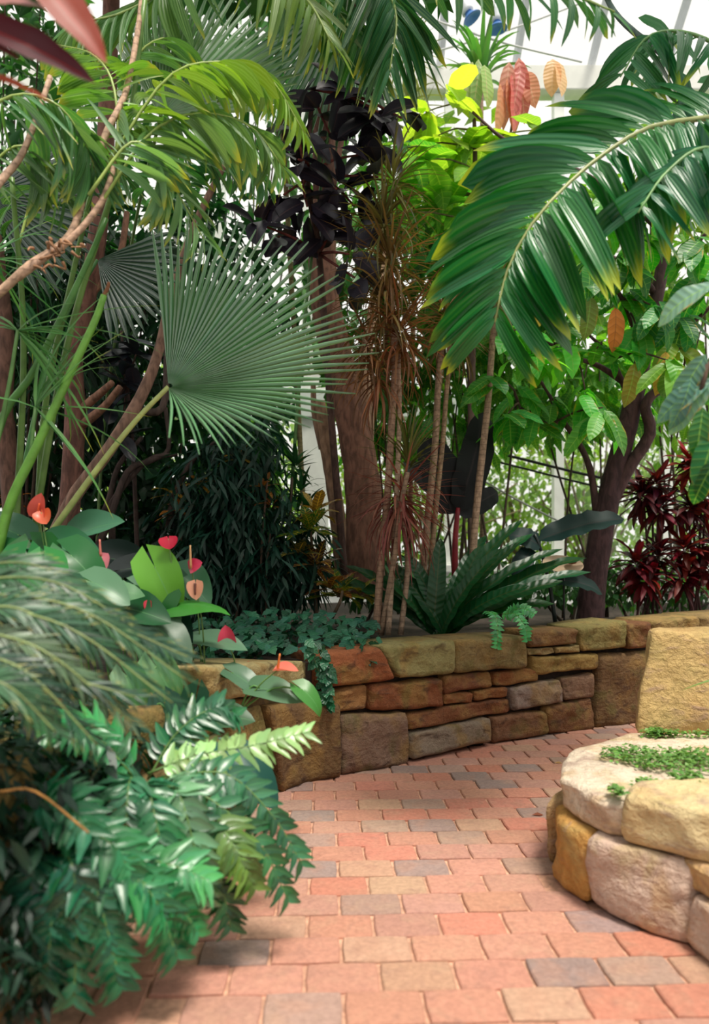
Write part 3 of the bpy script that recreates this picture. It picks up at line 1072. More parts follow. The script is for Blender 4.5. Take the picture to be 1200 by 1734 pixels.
# ------------------------------------------------------------------ shrubs that fill the beds; the left ones carry shade in their dark colours
SHRUB = [
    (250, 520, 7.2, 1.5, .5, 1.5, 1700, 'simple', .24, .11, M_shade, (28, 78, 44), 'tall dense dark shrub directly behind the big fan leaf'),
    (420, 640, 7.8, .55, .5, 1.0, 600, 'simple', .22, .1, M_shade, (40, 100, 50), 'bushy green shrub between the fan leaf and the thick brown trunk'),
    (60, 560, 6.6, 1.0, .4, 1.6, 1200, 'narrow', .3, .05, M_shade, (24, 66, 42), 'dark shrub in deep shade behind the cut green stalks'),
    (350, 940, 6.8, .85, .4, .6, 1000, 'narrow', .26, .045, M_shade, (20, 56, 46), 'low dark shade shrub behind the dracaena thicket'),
    (640, 970, 7.3, .55, .4, .3, 450, 'simple', .15, .07, M_shade, (40, 92, 48), 'low green shrub at the foot of the thick brown trunk'),
    (640, 480, 8.2, 1.0, .5, 1.5, 900, 'simple', .26, .1, M_shade, (66, 128, 52), 'green shrub crown behind the spiky brown crowns'),
    (970, 640, 8.0, 1.3, .4, .7, 600, 'simple', .28, .13, M_lime, (70, 138, 46), 'bright green shrub crown behind the left branch of the forked tree'),
    (820, 480, 8.0, .8, .4, 1.0, 600, 'simple', .3, .13, M_lime, (64, 134, 46), 'green leafy crown behind the broad feather palm frond'),
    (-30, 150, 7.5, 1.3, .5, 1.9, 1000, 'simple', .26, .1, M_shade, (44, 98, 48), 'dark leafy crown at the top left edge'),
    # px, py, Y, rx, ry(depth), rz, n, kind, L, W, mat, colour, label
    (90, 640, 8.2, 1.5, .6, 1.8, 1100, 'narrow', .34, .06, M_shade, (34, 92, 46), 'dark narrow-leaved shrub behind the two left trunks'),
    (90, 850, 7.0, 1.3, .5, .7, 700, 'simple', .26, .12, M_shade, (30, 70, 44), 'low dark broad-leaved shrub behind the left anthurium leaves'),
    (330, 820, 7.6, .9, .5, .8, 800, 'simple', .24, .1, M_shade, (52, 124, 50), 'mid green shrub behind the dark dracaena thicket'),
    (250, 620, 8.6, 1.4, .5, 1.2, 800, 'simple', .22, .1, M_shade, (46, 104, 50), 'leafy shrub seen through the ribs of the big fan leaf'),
    (120, 300, 8.8, 1.9, .6, 2.4, 900, 'simple', .26, .1, M_shade, (60, 120, 50), 'tall small-leaved tree crown behind the feathery palms'),
    (420, 800, 8.8, .55, .5, .8, 400, 'simple', .22, .1, M_lime, (70, 130, 52), 'light green shrub between the dark thicket and the white post'),
    (720, 690, 8.4, 1.1, .5, .6, 420, 'simple', .3, .13, M_lime, (54, 128, 44), 'green shrub behind the thin canes'),
    (930, 985, 7.2, 1.1, .4, .22, 800, 'simple', .11, .055, M_shade, (70, 128, 66), 'low light green groundcover left of the dark leaning trunk'),
    (1110, 985, 7.7, 1.2, .4, .3, 800, 'simple', .12, .055, M_shade, (74, 134, 62), 'low leafy groundcover under the red crotons'),
    (1130, 470, 8.6, 1.5, .5, 2.0, 900, 'simple', .3, .14, M_lime, (84, 138, 40), 'yellow-green shrub crown glowing behind the right tree'),
    (760, 330, 9.0, 1.1, .5, 1.0, 480, 'simple', .34, .17, M_lime, (104, 150, 46), 'bright yellow-green foliage below the pink young leaves'),
    (420, 110, 9.0, 1.6, .5, 1.6, 600, 'simple', .3, .1, M_shade, (60, 118, 52), 'high tree crown behind the upper fan leaf'),
    (20, 470, 6.2, .6, .4, 1.0, 500, 'narrow', .4, .03, M_shade, (48, 116, 62), 'thin grassy-leaved palm shrub at the left edge'),
]
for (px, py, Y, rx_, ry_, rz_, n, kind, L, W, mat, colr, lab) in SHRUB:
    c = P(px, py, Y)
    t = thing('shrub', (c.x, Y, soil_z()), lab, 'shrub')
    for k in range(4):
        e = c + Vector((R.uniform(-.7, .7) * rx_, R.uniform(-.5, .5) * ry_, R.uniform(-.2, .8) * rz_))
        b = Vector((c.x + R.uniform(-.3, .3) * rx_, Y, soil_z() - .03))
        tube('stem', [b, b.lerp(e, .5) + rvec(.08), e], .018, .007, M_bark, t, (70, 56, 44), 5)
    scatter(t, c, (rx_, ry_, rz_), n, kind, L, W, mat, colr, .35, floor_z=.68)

# unseen shrubs added beside and behind the viewer to cut flat fill light
for (x, y, z, rx_, ry_, rz_, n, lab) in ((-4.2, 2.0, 1.9, 1.4, 2.4, 1.7, 1500, 'large unseen shrub added in the left bed outside the view'), (4.9, 3.2, 1.7, 1.3, 2.2, 1.7, 1500, 'large unseen shrub added in the right bed outside the view'), (-2.6, -3.4, 1.8, 2.4, .9, 1.9, 1500, 'large unseen shrub added behind the viewer on the left'), (3.2, -3.4, 1.8, 2.4, .9, 1.9, 1500, 'large unseen shrub added behind the viewer on the right')):
    t = thing('shrub', (x, y, 0), lab, 'shrub')
    tube('stem', [(x, y, -.02), (x + .1, y, z * .5), (x, y, z)], .05, .02, M_bark, t, (70, 56, 44), 7)
    scatter(t, (x, y, z), (rx_, ry_, rz_), n, 'simple', .34, .15, M_shade, (40, 92, 48), .35, floor_z=.05)

for (x, y, rx_, ry_, lab) in ((-2.2, 2.4, 1.0, 1.3, 'low groundcover on the soil of the left bed'), (2.5, 2.7, .8, .9, 'low groundcover on the soil of the right planter')):
    t = thing('groundcover', (x, y, .6 if x < 0 else .22), lab, 'groundcover')
    J = Join()
    for k in range(1500):
        a, r = R.uniform(0, 6.28), math.sqrt(R.random())
        J.add('ivy', (x + math.cos(a) * r * rx_, y + math.sin(a) * r * ry_, (.66 if x < 0 else .25) + R.uniform(0, .14)), rvec(1, .1), Z_ + rvec(.5), R.uniform(.07, .12), R.uniform(.06, .1))
    J.build('foliage', M_ivy, t, (40, 98, 64))

# ------------------------------------------------------------------ left trees: trunks and bare branches
BARK = (112, 76, 66)
t = thing('tree', P(120, 905, 5.4), 'slender reddish-brown trunk left of the fan palm stalk', 'tree')
tr = tube('trunk', Pn((105, 985, 5.4), (118, 850, 5.4), (127, 700, 5.4), (124, 600, 5.4), (145, 510, 5.5), (165, 400, 5.5), (178, 250, 5.6), (185, 100, 5.6), (190, -60, 5.6)), .078, .06, M_bark, t, BARK, 10, 40, .12)
for pts in (((135, 695, 5.4), (165, 670, 5.3), (190, 648, 5.2)), ((138, 720, 5.4), (175, 690, 5.3), (203, 655, 5.2)), ((150, 500, 5.5), (200, 440, 5.6), (215, 360, 5.7))):
    tube('branch', Pn(*pts), .036, .022, M_bark, tr, (134, 96, 78), 7, rough=.1)
t = thing('tree', P(20, 905, 5.8), 'brown trunk at the very left edge of the bed', 'tree')
tube('trunk', Pn((28, 985, 5.8), (22, 850, 5.8), (6, 700, 5.8), (10, 580, 5.8), (-10, 400, 5.8)), .085, .06, M_bark, t, (104, 74, 62), 10, 24, .12)
t = thing('tree', P(95, 905, 4.9), 'leaning grey-brown trunk crossing behind the fan palm stalk', 'tree')
tr = tube('trunk', Pn((70, 965, 4.9), (120, 850, 4.9), (185, 760, 4.9), (240, 668, 5.0), (268, 595, 5.1), (290, 500, 5.2), (330, 380, 5.3), (400, 240, 5.4)), .052, .022, M_bark, t, (128, 98, 84), 9, 24, .1)
tube('branch', Pn((225, 695, 5.0), (275, 690, 5.1), (282, 600, 5.3), (290, 480, 5.4)), .03, .016, M_bark, tr, (70, 56, 50), 7)
t = thing('vine', P(190, 960, 5.6), 'dark twisted branches rising between the flowers and the thicket', 'vine')
for pts in (((140, 935, 5.6), (180, 858, 5.6), (200, 790, 5.7), (240, 740, 5.8)), ((190, 1000, 5.6), (190, 880, 5.6), (190, 850, 5.6), (250, 780, 5.7), (300, 770, 5.8)), ((285, 895, 5.7), (295, 840, 5.7), (330, 775, 5.8), (380, 740, 5.9)),
            ((150, 960, 5.5), (185, 880, 5.5), (215, 800, 5.6), (255, 780, 5.7), (285, 760, 5.8), (280, 690, 5.8))):
    tube('stem', Pn(*pts), .03, .016, M_bark, t, (66, 52, 48), 7, rough=.12)

t = thing('liana', P(-30, 530, 3.0), 'pale bare branch with knotted roots slanting across the upper left', 'liana')
tube('stem', Pn((-330, 1180, 3.1), (-260, 900, 3.05), (-150, 640, 3.0), (-60, 545, 3.0), (0, 494, 3.0), (50, 450, 3.0), (95, 420, 3.05), (125, 385, 3.1), (150, 305, 3.15), (180, 225, 3.2), (200, 185, 3.25), (216, 145, 3.3), (235, 40, 3.4), (246, -60, 3.5)), .021, .012, M_cane, t, (178, 146, 122), 8, 44, .18)
tube('stem', Pn((30, 470, 3.0), (70, 440, 3.0), (125, 400, 3.05), (170, 345, 3.1), (188, 300, 3.15), (196, 262, 3.2)), .017, .011, M_cane, t, (172, 140, 118), 8, 24, .18)
tube('stem', Pn((-200, 680, 3.0), (-110, 480, 2.95), (-50, 380, 2.9), (0, 308, 2.95), (35, 265, 3.0), (60, 205, 3.05), (85, 130, 3.1)), .018, .011, M_cane, t, (176, 146, 124), 8, 20, .15)
for k in range(16):
    c = P(88 + R.gauss(0, 18), 428 + R.gauss(0, 14), 2.98)
    tube('root', [c, c + rvec(.03, R.uniform(-.02, .02)), c + rvec(.05, -.03)], .007, .003, M_bark, t, (150, 110, 80), 5, 4)

# ------------------------------------------------------------------ feathery palms, upper left
fp = thing('feather_palm', (-1.55, 3.7, .63), 'feathery bamboo palm arching across the upper left above the fan leaf', 'palm')
GP = (84, 142, 66)
for k, pts in enumerate((((60, 1000, 3.7), (75, 700, 3.7), (120, 480, 3.6), (160, 300, 3.5)), ((40, 1010, 3.7), (110, 600, 3.6), (210, 250, 3.5), (245, 0, 3.4)), ((20, 1010, 3.6), (40, 600, 3.5), (20, 300, 3.3)))):
    tube('cane', Pn(*pts), .018, .011, M_stem, fp, (96, 128, 62), 7, 16)
A1 = lambda lo, hi: arc(lo, hi, .4)
for pts, n, hi, colr, upv, hg, yy in (
        (((150, 330), (215, 245), (255, 255), (285, 300), (345, 405)), 20, .30, (120, 166, 112), (.3, -.8, .6), .25, 3.0),
        (((170, 345), (255, 225), (340, 192), (425, 215), (480, 285)), 20, .30, (110, 156, 92), (0, -.7, .7), .55, 3.1),
        (((180, 280), (280, 135), (365, 105), (450, 125), (515, 225)), 22, .29, (134, 178, 60), (0, -.6, .8), .6, 3.15),
        (((-50, 200), (30, 160), (100, 180), (145, 245), (165, 300)), 16, .33, (76, 134, 78), (0, -.7, .7), .8, 2.9),
        (((200, 330), (195, 160), (160, 95), (95, 75)), 14, .26, (120, 170, 66), (0, -.7, .7), .5, 3.2),
        (((190, 300), (215, 130), (260, 70), (310, 75), (350, 130)), 12, .28, (96, 150, 74), (0, -.6, .8), .5, 3.5),
        (((240, 380), (300, 250), (380, 245), (450, 310)), 16, .28, (60, 130, 66), (0, -.7, .7), .5, 3.5),
        (((-60, 330), (20, 250), (70, 270), (110, 340)), 12, .3, (96, 140, 84), (0, -.7, .7), .7, 3.1),
        (((30, 420), (70, 300), (150, 260), (215, 300)), 12, .28, (56, 120, 62), (0, -.7, .7), .6, 3.7)):
    frond(fp, [P(x, y, yy + .06 * i) for i, (x, y) in enumerate(pts)], int(n * 1.6), A1(.08, hi * 1.08), lambda t: 66 - 34 * t, upv, 'leaflet', M_palm, colr, .06, (.008, .0025), (140, 160, 80), hg)

tp = thing('feather_palm', P(520, 1000, 7.4), 'tall palm whose drooping dark leaflets hang at the top centre', 'palm')
tube('cane', Pn((520, 1000, 7.4), (500, 600, 7.2), (470, 100, 6.0), (440, -160, 4.2)), .03, .02, M_cane, tp, (120, 110, 74), 8, 16)
for pts, n, hi, colr, hg in (
        (((440, -120, 3.9), (520, -30, 3.8), (580, 30, 3.7), (625, 110, 3.6)), 18, .42, (66, 130, 62), .6),
        (((560, -120, 3.7), (630, -50, 3.6), (670, 20, 3.5), (660, 120, 3.4)), 16, .5, (34, 104, 60), .8),
        (((520, -160, 3.4), (680, -60, 3.3), (830, -30, 3.2), (960, -10, 3.1), (1040, 20, 3.0)), 12, .25, (74, 140, 92), .75),
        (((380, -140, 3.6), (450, -60, 3.6), (520, 0, 3.5), (560, 70, 3.4)), 16, .4, (128, 160, 92), .7),
        (((330, -150, 3.9), (300, -40, 3.8), (210, 20, 3.7), (120, 40, 3.6)), 16, .4, (100, 150, 84), .6)):
    frond(tp, Pn(*pts), n, arc(.12, hi, .45), lambda t: 60 - 30 * t, (0, -.7, .7), 'leaflet', M_palm, colr, .09, (.011, .004), (130, 150, 80), hg)

# ------------------------------------------------------------------ fan palms
def fan(parent, hub, Y, a0, a1, n, Lf, color, depth, pleat=.012, split=.55, tipdrop=.0, petiole=None, pcol=(160, 178, 110), pr=.013):
    """pleated fan blade: one folded segment per rib, joined near the hub and free towards the tips"""
    hp = P(hub[0], hub[1], Y)
    if petiole:
        pe = tube('petiole', Pn(*petiole), pr * 1.25, pr * .8, M_stem, parent, pcol, 7, 16, origin=hp)
    else:
        pe = tube('petiole', [hp, hp + Vector((-.1, .05, -.4))], pr, pr, M_stem, parent, pcol, 6, 4, origin=hp)
    da = (a1 - a0) / n
    for i in range(n):
        a = math.radians(a0 + da * (i + .5))
        hw0 = math.radians(abs(da)) * .5
        L = Lf(math.degrees(a)) * Y / F * R.uniform(.93, 1.05)
        rows = 9
        V, Fc, uv = [], [], []
        droopy = R.uniform(.7, 1.5)
        for k in range(rows + 1):
            r = .02 + .98 * k / rows
            w = hw0 if r < split else hw0 * split / r * (1 - ((r - split) / (1 - split)) ** 1.8) ** .9 if r < 1 else 0
            for j in (-1, 0, 1):
                aa = a + j * w
                d = depth(math.degrees(a), r)
                p = hp + Vector((math.cos(aa) * r * L, d, math.sin(aa) * r * L - tipdrop * droopy * max(0, r - split) ** 2))
                p.y += (-pleat if j == 0 else pleat) * min(1, r * 3) * (1 if r < split else max(.25, 1 - (r - split)))
                V.append(p)
                uv.append((.5 + .5 * j, r))
        for k in range(rows):
            for j in range(2):
                q = k * 3 + j
                Fc.append((q, q + 1, q + 4, q + 3))
        geo('segment', V, Fc, M_fan, pe, hp, jit(color, 8), uv, True)
    return pe


fl = thing('fan_palm', P(20, 985, 3.5), 'big green pleated fan-shaped palm leaf on a long pale stalk', 'palm')
big = lambda a: 312 if a > 88 else 312 + (88 - a) * .95 if a > 45 else 343 + (45 - a) * .15 if a > 8 else 348 - (8 - a) * 2.9
fan(fl, (285, 655), 3.5, 99, -58, 52, big, (92, 146, 102), lambda a, r: (.8 * min(.45, math.sin(math.radians(a))) - .1) * r - .16 * r * r, .016, .54, .16,
    petiole=((15, 1000, 3.5), (75, 918, 3.5), (160, 800, 3.5), (230, 712, 3.5), (285, 655, 3.5)), pcol=(172, 184, 112), pr=.014)
fl2 = thing('fan_palm', P(160, 1000, 6.3), 'pale fan palm leaf standing upright behind the feathery fronds', 'palm')
fan(fl2, (272, 195), 3.75, 122, 12, 34, lambda a: 280 - abs(a - 65) * .8, (124, 168, 122), lambda a, r: .18 * r, .014, .62, .1,
    petiole=((160, 1000, 6.3), (178, 700, 6.1), (225, 400, 5.0), (272, 195, 3.75)), pcol=(96, 126, 70), pr=.011)
fl3 = thing('fan_palm', P(-60, 1000, 4.8), 'dark blue-green fan palm leaves in shade at the left', 'palm')
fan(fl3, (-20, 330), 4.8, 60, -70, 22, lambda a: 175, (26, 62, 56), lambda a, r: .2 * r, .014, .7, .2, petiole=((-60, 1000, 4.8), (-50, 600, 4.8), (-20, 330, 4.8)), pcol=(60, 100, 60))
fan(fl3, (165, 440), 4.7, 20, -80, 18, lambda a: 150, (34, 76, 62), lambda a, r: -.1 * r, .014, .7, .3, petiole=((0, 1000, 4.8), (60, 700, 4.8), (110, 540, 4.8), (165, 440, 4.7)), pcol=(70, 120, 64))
fl4 = thing('fan_palm', P(420, 1000, 6.0), 'dark green fan palm leaf near the top centre left of the rubber plant', 'palm')
fan(fl4, (590, -10), 5.6, 200, 300, 24, lambda a: 240, (44, 112, 58), lambda a, r: .2 * r, .016, .62, .2, petiole=((480, 1020, 6.0), (520, 500, 5.8), (590, -10, 5.6)), pcol=(80, 120, 64))
# cut stalks
cs = thing('palm_stalk', P(5, 960, 3.3), 'cut green palm stalk with a frayed brown end leaning at the left', 'stalk')
tube('stalk', Pn((-10, 960, 3.3), (18, 850, 3.3), (65, 750, 3.3), (120, 630, 3.3), (160, 545, 3.3), (176, 500, 3.3)), .024, .014, M_stem, cs, (104, 156, 62), 7, 18)
tube('frayed_end', Pn((174, 505, 3.3), (182, 488, 3.3), (184, 478, 3.3)), .012, .007, M_bark, cs, (140, 92, 62), 6, 4)
cs = thing('palm_stalk', P(-25, 960, 3.5), 'long plain green palm stalk slanting at the left edge', 'stalk')
tube('stalk', Pn((-60, 960, 3.5), (0, 720, 3.5), (50, 640, 3.5), (100, 545, 3.5), (150, 440, 3.5), (180, 370, 3.5)), .020, .012, M_stem, cs, (84, 134, 66), 7, 18)
gr = thing('thread_palm', P(-40, 900, 3.2), 'palm with thin spreading thread-like leaflets at the left edge', 'palm')
for x, y, n in ((30, 560, 22), (-20, 440, 18), (60, 690, 16)):
    J = Join()
    c = P(x, y, 3.3)
    tube('stem', [P(-50, 960, 3.3), P(x - 20, y + 120, 3.3), c], .012, .008, M_stem, gr, (90, 130, 70), 6)
    for k in range(n):
        a = R.uniform(-1.0, 2.6)
        J.add('strap', c, Vector((math.cos(a), R.uniform(-.3, .5), math.sin(a) * .8 - .1)), (0, -.6, .8), R.uniform(.35, .7), .016)
    J.build('foliage', M_palm, gr, (84, 150, 78))

# ------------------------------------------------------------------ rubber plant
rb = thing('rubber_plant', P(560, 1010, 5.6), 'rubber plant with glossy burgundy-black leaves above the fan leaf', 'rubber plant')
spine = Pn((585, 1000, 6.2), (560, 700, 6.0), (540, 430, 5.8), (520, 300, 5.6), (530, 150, 5.5))
rbt = tube('trunk', [P(585, 1000, 6.2), P(560, 700, 6.0), P(540, 430, 5.8), P(520, 300, 5.6), P(530, 150, 5.5)], .035, .018, M_bark, rb, (84, 62, 56), 8, 24)
RC = (46, 40, 52)
for (x, y, n) in ((640, 190, 9), (590, 165, 7), (560, 230, 7), (620, 260, 8), (570, 320, 9), (520, 350, 8), (505, 270, 7), (550, 390, 7), (480, 330, 6), (600, 350, 6), (470, 400, 6), (540, 180, 6), (680, 200, 5), (640, 300, 5), (440, 380, 4), (590, 430, 5), (600, 470, 4), (510, 210, 5)):
    c = P(x, y, 5.5 + R.uniform(-.25, .25))
    a = min(spine, key=lambda q: (q - c).length)
    tube('branch', [a, a.lerp(c, .5) + rvec(.04, .03), c], .014, .008, M_bark, rbt, (104, 50, 44), 6, 6)
    for k in range(n):
        d = rvec(1, R.uniform(-.9, .7))
        put('leaf', 'rubber', M_rubber, rb, c + d * .03 + Z_ * R.uniform(-.06, .06), d, Z_ * .6 + Vector((R.uniform(-.6, .6), -R.uniform(.4, 1.5), 0)), R.uniform(.25, .34), R.uniform(.13, .175), jit(RC, 8))
rb = thing('rubber_plant', P(230, 1000, 5.8), 'small rubber plant with dark leaves beside the slender trunk', 'rubber plant')
rbt = tube('trunk', Pn((235, 1000, 5.8), (225, 760, 5.8), (215, 650, 5.8), (205, 560, 5.8)), .02, .01, M_bark, rb, (70, 54, 50), 7, 14)
for (x, y, n) in ((195, 590, 7), (230, 600, 6), (205, 640, 6), (170, 620, 5), (230, 660, 5), (190, 690, 5), (160, 700, 4), (205, 740, 5)):
    c = P(x, y, 5.7)
    for k in range(n):
        d = rvec(1, R.uniform(-.7, .6))
        put('leaf', 'rubber', M_rubber, rb, c + d * .03, d, Z_ + Vector((R.uniform(-.5, .5), -R.uniform(.1, .9), 0)), R.uniform(.2, .3), R.uniform(.09, .13), jit((40, 44, 54), 8))
    tube('branch', [P(215, 650, 5.8), c], .01, .006, M_bark, rbt, (70, 50, 46), 5, 4)

# ------------------------------------------------------------------ centre trees and thin canes
t = thing('tree', P(610, 920, 6.6), 'thick brown trunk leaning left in the centre of the bed', 'tree')
tr = tube('trunk', Pn((618, 1010, 6.6), (616, 900, 6.6), (612, 800, 6.6), (594, 700, 6.6), (572, 610, 6.6), (552, 520, 6.5), (545, 430, 6.5), (550, 330, 6.4)), lambda f: .175 - .06 * f + .05 * max(0, .12 - f) * 4, 0, M_bark, t, (122, 86, 70), 12, 40, .12)
tube('branch', Pn((618, 760, 6.65), (622, 690, 6.7), (620, 600, 6.8), (640, 480, 6.9), (650, 380, 7.0)), .075, .04, M_bark, tr, (158, 128, 104), 9, 18, .12)
tube('branch', Pn((550, 330, 6.4), (540, 100, 6.0), (480, -200, 5.4), (420, -420, 4.8)), .11, .05, M_bark, tr, BARK, 8, 14)
tube('branch', Pn((550, 330, 6.4), (600, 60, 6.3), (660, -250, 6.0), (700, -420, 5.6)), .09, .04, M_bark, tr, BARK, 8, 14)
scatter(t, (-.6, 4.6, 6.3), (2.6, 1.7, .9), 2200, 'simple', .34, .15, M_shade, (50, 110, 52), .3)  # crown above the view, added to shade the bed and wall
t = thing('tree', P(572, 930, 6.9), 'slim pale brown trunk beside the white post', 'tree')
tube('trunk', Pn((585, 1010, 6.9), (574, 900, 6.9), (562, 810, 6.9), (550, 740, 6.9), (540, 680, 6.9)), .085, .055, M_bark, t, (150, 118, 94), 9, 18, .12)
tube('branch', Pn((545, 760, 6.9), (532, 700, 6.9), (530, 650, 6.9)), .035, .025, M_bark, t, (140, 110, 90), 7)

dr = thing('dracaena', (P(665, 1060, 5.5).x, 5.5, .63), 'clump of slender grey-brown dracaena canes with spiky brownish crowns', 'dracaena')
CN = (150, 124, 102)
CANES = [((637, 1070, 5.5), (645, 950, 5.5), (655, 850, 5.5), (664, 700, 5.5), (668, 600, 5.5), (660, 470, 5.5)), ((657, 1075, 5.45), (664, 960, 5.45), (672, 820, 5.45), (676, 700, 5.5), (674, 600, 5.5)),
         ((678, 1075, 5.5), (690, 960, 5.5), (684, 900, 5.45), (680, 860, 5.45)), ((712, 1040, 5.8), (722, 900, 5.8), (736, 760, 5.8), (742, 650, 5.8), (750, 560, 5.8)),
         ((722, 1040, 5.8), (735, 890, 5.8), (750, 740, 5.8), (758, 640, 5.8), (770, 560, 5.8)), ((795, 1040, 5.9), (803, 900, 5.9), (815, 780, 5.9), (825, 690, 5.9), (832, 600, 5.9), (838, 520, 5.9)),
         ((645, 1075, 5.5), (668, 940, 5.4), (676, 870, 5.4), (690, 800, 5.4))]
for k, c in enumerate(CANES):
    w = .031 if k in (0, 3, 5) else .022
    tube('cane', Pn(*c), w, w * .8, M_cane, dr, jit(CN, 10), 8, 20, .06)
for (x, y, n, L, colr, lo, hi) in ((660, 470, 60, .5, (146, 112, 70), -1.1, 1.2), (650, 400, 46, .46, (128, 118, 66), -.9, 1.3), (674, 590, 50, .5, (150, 98, 66), -.8, 1.0), (655, 540, 46, .5, (140, 116, 74), -1.0, 1.0), (750, 560, 40, .42, (138, 100, 66), -1.0, 1.0),
                                   (770, 580, 36, .42, (132, 112, 70), -1.0, 1.0), (690, 800, 30, .42, (104, 110, 62), .3, 1.5), (680, 862, 54, .46, (168, 104, 92), -.9, .9), (676, 880, 40, .5, (160, 96, 88), -1.0, .4),
                                   (640, 660, 36, .45, (150, 96, 62), -.9, .8), (668, 330, 36, .4, (120, 116, 66), -.9, 1.3), (620, 610, 34, .4, (158, 120, 84), -.9, .9), (838, 520, 30, .4, (110, 110, 60), -1.0, 1.0)):
    rosette(dr, P(x, y, 5.5 if x < 720 else 5.8), int(n * 1.8), L * 1.05, .019, 'strap', M_redleaf if colr[0] > 155 else M_shade, colr, (R.uniform(-.15, .15), R.uniform(-.15, .15), 1), lo, hi, 'leaf_crown', True, .015, .18)
dq = thing('dracaena', P(690, 900, 8.8), 'thin spiky dracaena tops against the bright roof', 'dracaena')
tube('cane', Pn((690, 1000, 8.8), (700, 600, 8.8), (692, 200, 8.8)), .03, .02, M_cane, dq, CN, 7, 12)
for x, y in ((690, 190), (685, 110), (700, 250), (815, 140)):
    rosette(dq, P(x, y, 8.8 if x < 750 else 8.6), 34, .6, .03 if x < 750 else .07, 'strap', M_shade, (128, 140, 92) if x < 750 else (90, 150, 72), (0, 0, 1), -.5 if x < 750 else .8, 1.4, 'leaf_crown', True, .02, .2)
tube('cane', Pn((815, 1000, 8.6), (818, 600, 8.6), (815, 140, 8.6)), .03, .02, M_cane, dq, CN, 7, 12)

# ------------------------------------------------------------------ bird's nest fern
bn = thing('birds_nest_fern', P(745, 1085, 5.6), "bird's-nest fern with long dark wavy strap leaves just behind the wall", 'fern')
crown = P(745, 1075, 5.6)
for (x, y, L_, yy) in ((880, 885, 1.15, 5.4), (860, 930, 1.0, 5.3), (905, 900, 1.15, 5.7), (960, 935, 1.2, 5.5), (1000, 985, 1.2, 5.4), (990, 950, 1.2, 5.7), (930, 1000, .95, 5.3), (820, 900, .95, 5.8), (760, 930, .8, 5.4), (705, 945, .75, 5.5),
                       (660, 950, .8, 5.6), (600, 960, .9, 5.6), (570, 985, .95, 5.5), (620, 1000, .7, 5.4), (780, 960, .75, 5.2), (730, 960, .7, 5.8), (870, 1010, .75, 5.2), (940, 1040, .9, 5.4), (690, 990, .6, 5.3), (810, 960, .7, 5.1)):
    e = P(x, y, yy)
    d = (e - crown)
    Ld = d.length
    d = d.normalized()
    lf = put('leaf', 'nest', M_nest, bn, crown + Vector((R.uniform(-.06, .06), R.uniform(-.06, .06), 0)), d + Z_ * .35, Vector((-d.x * .6, -.8, .9)), Ld * 1.12, R.uniform(.11, .15), jit((22, 86, 44), 8), 1)
sm = thing('fern', P(842, 1040, 5.15), 'small crinkled fern fronds hanging over the wall edge', 'fern')
for pts in (((822, 1035, 5.2), (838, 1042, 5.05), (842, 1070, 4.98), (841, 1098, 4.95)), ((850, 1040, 5.2), (872, 1040, 5.1), (888, 1060, 5.02), (893, 1085, 5.0)), ((855, 1045, 5.2), (880, 1030, 5.15), (905, 1040, 5.1))):
    frond(sm, Pn(*pts), 13, arc(.035, .055, .5), 78, (.2, -.9, .3), 'pinna', M_fern, (64, 152, 84), .62, (.004, .002), (90, 150, 70), .05, False, .02, 'pinna')

# ------------------------------------------------------------------ dark thicket and gold crotons behind the anthuriums
tk = thing('dracaena_thicket', P(390, 1010, 5.8), 'dense blue-green narrow-leaved dracaena thicket in the shade', 'shrub')
for k in range(12):
    b = Vector((P(R.uniform(290, 520), 1000, 5.9).x, R.uniform(5.6, 6.1), .6))
    e = b + Vector((R.uniform(-.12, .12), 0, R.uniform(.5, 1.5)))
    tube('stem', [b, b.lerp(e, .5) + rvec(.04), e], .013, .008, M_bark, tk, (92, 74, 64), 6)
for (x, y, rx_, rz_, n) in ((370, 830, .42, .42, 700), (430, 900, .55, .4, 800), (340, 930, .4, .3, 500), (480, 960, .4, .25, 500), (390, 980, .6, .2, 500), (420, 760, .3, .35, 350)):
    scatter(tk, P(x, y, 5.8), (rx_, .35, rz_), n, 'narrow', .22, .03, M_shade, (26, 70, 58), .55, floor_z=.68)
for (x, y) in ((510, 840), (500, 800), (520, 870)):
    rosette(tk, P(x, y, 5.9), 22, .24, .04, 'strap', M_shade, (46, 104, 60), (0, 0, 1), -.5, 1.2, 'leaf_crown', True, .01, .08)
ct = thing('croton', P(530, 1010, 5.7), 'croton with gold-veined green leaves at the foot of the trunks', 'croton')
tube('stem', [P(535, 1040, 5.7), P(530, 960, 5.7), P(525, 880, 5.7)], .018, .01, M_bark, ct, (90, 74, 58), 6)
tube('stem', [P(560, 1050, 5.5), P(575, 1020, 5.45), P(580, 1000, 5.45)], .014, .01, M_bark, ct, (90, 74, 58), 6)
for (x, y, n, L, colr) in ((525, 900, 14, .26, (70, 128, 44)), (535, 870, 8, .24, (140, 110, 50)), (505, 940, 10, .22, (60, 80, 44)), (535, 960, 12, .24, (84, 50, 40)), (575, 1010, 12, .24, (96, 132, 44)), (560, 1000, 8, .22, (150, 84, 50)), (610, 1010, 6, .2, (110, 120, 44))):
    rosette(ct, P(x, y, 5.6), n, L, .085, 'croton', M_croton, colr, (0, -.2, 1), -.2, 1.2, 'leaf', False, .012, .04)
ct = thing('croton', P(300, 1000, 6.3), 'orange and gold croton leaves scattered in the dark thicket', 'croton')
tube('stem', [P(300, 1010, 6.1), P(310, 900, 6.1), P(350, 820, 6.1)], .018, .01, M_bark, ct, (90, 74, 58), 6)
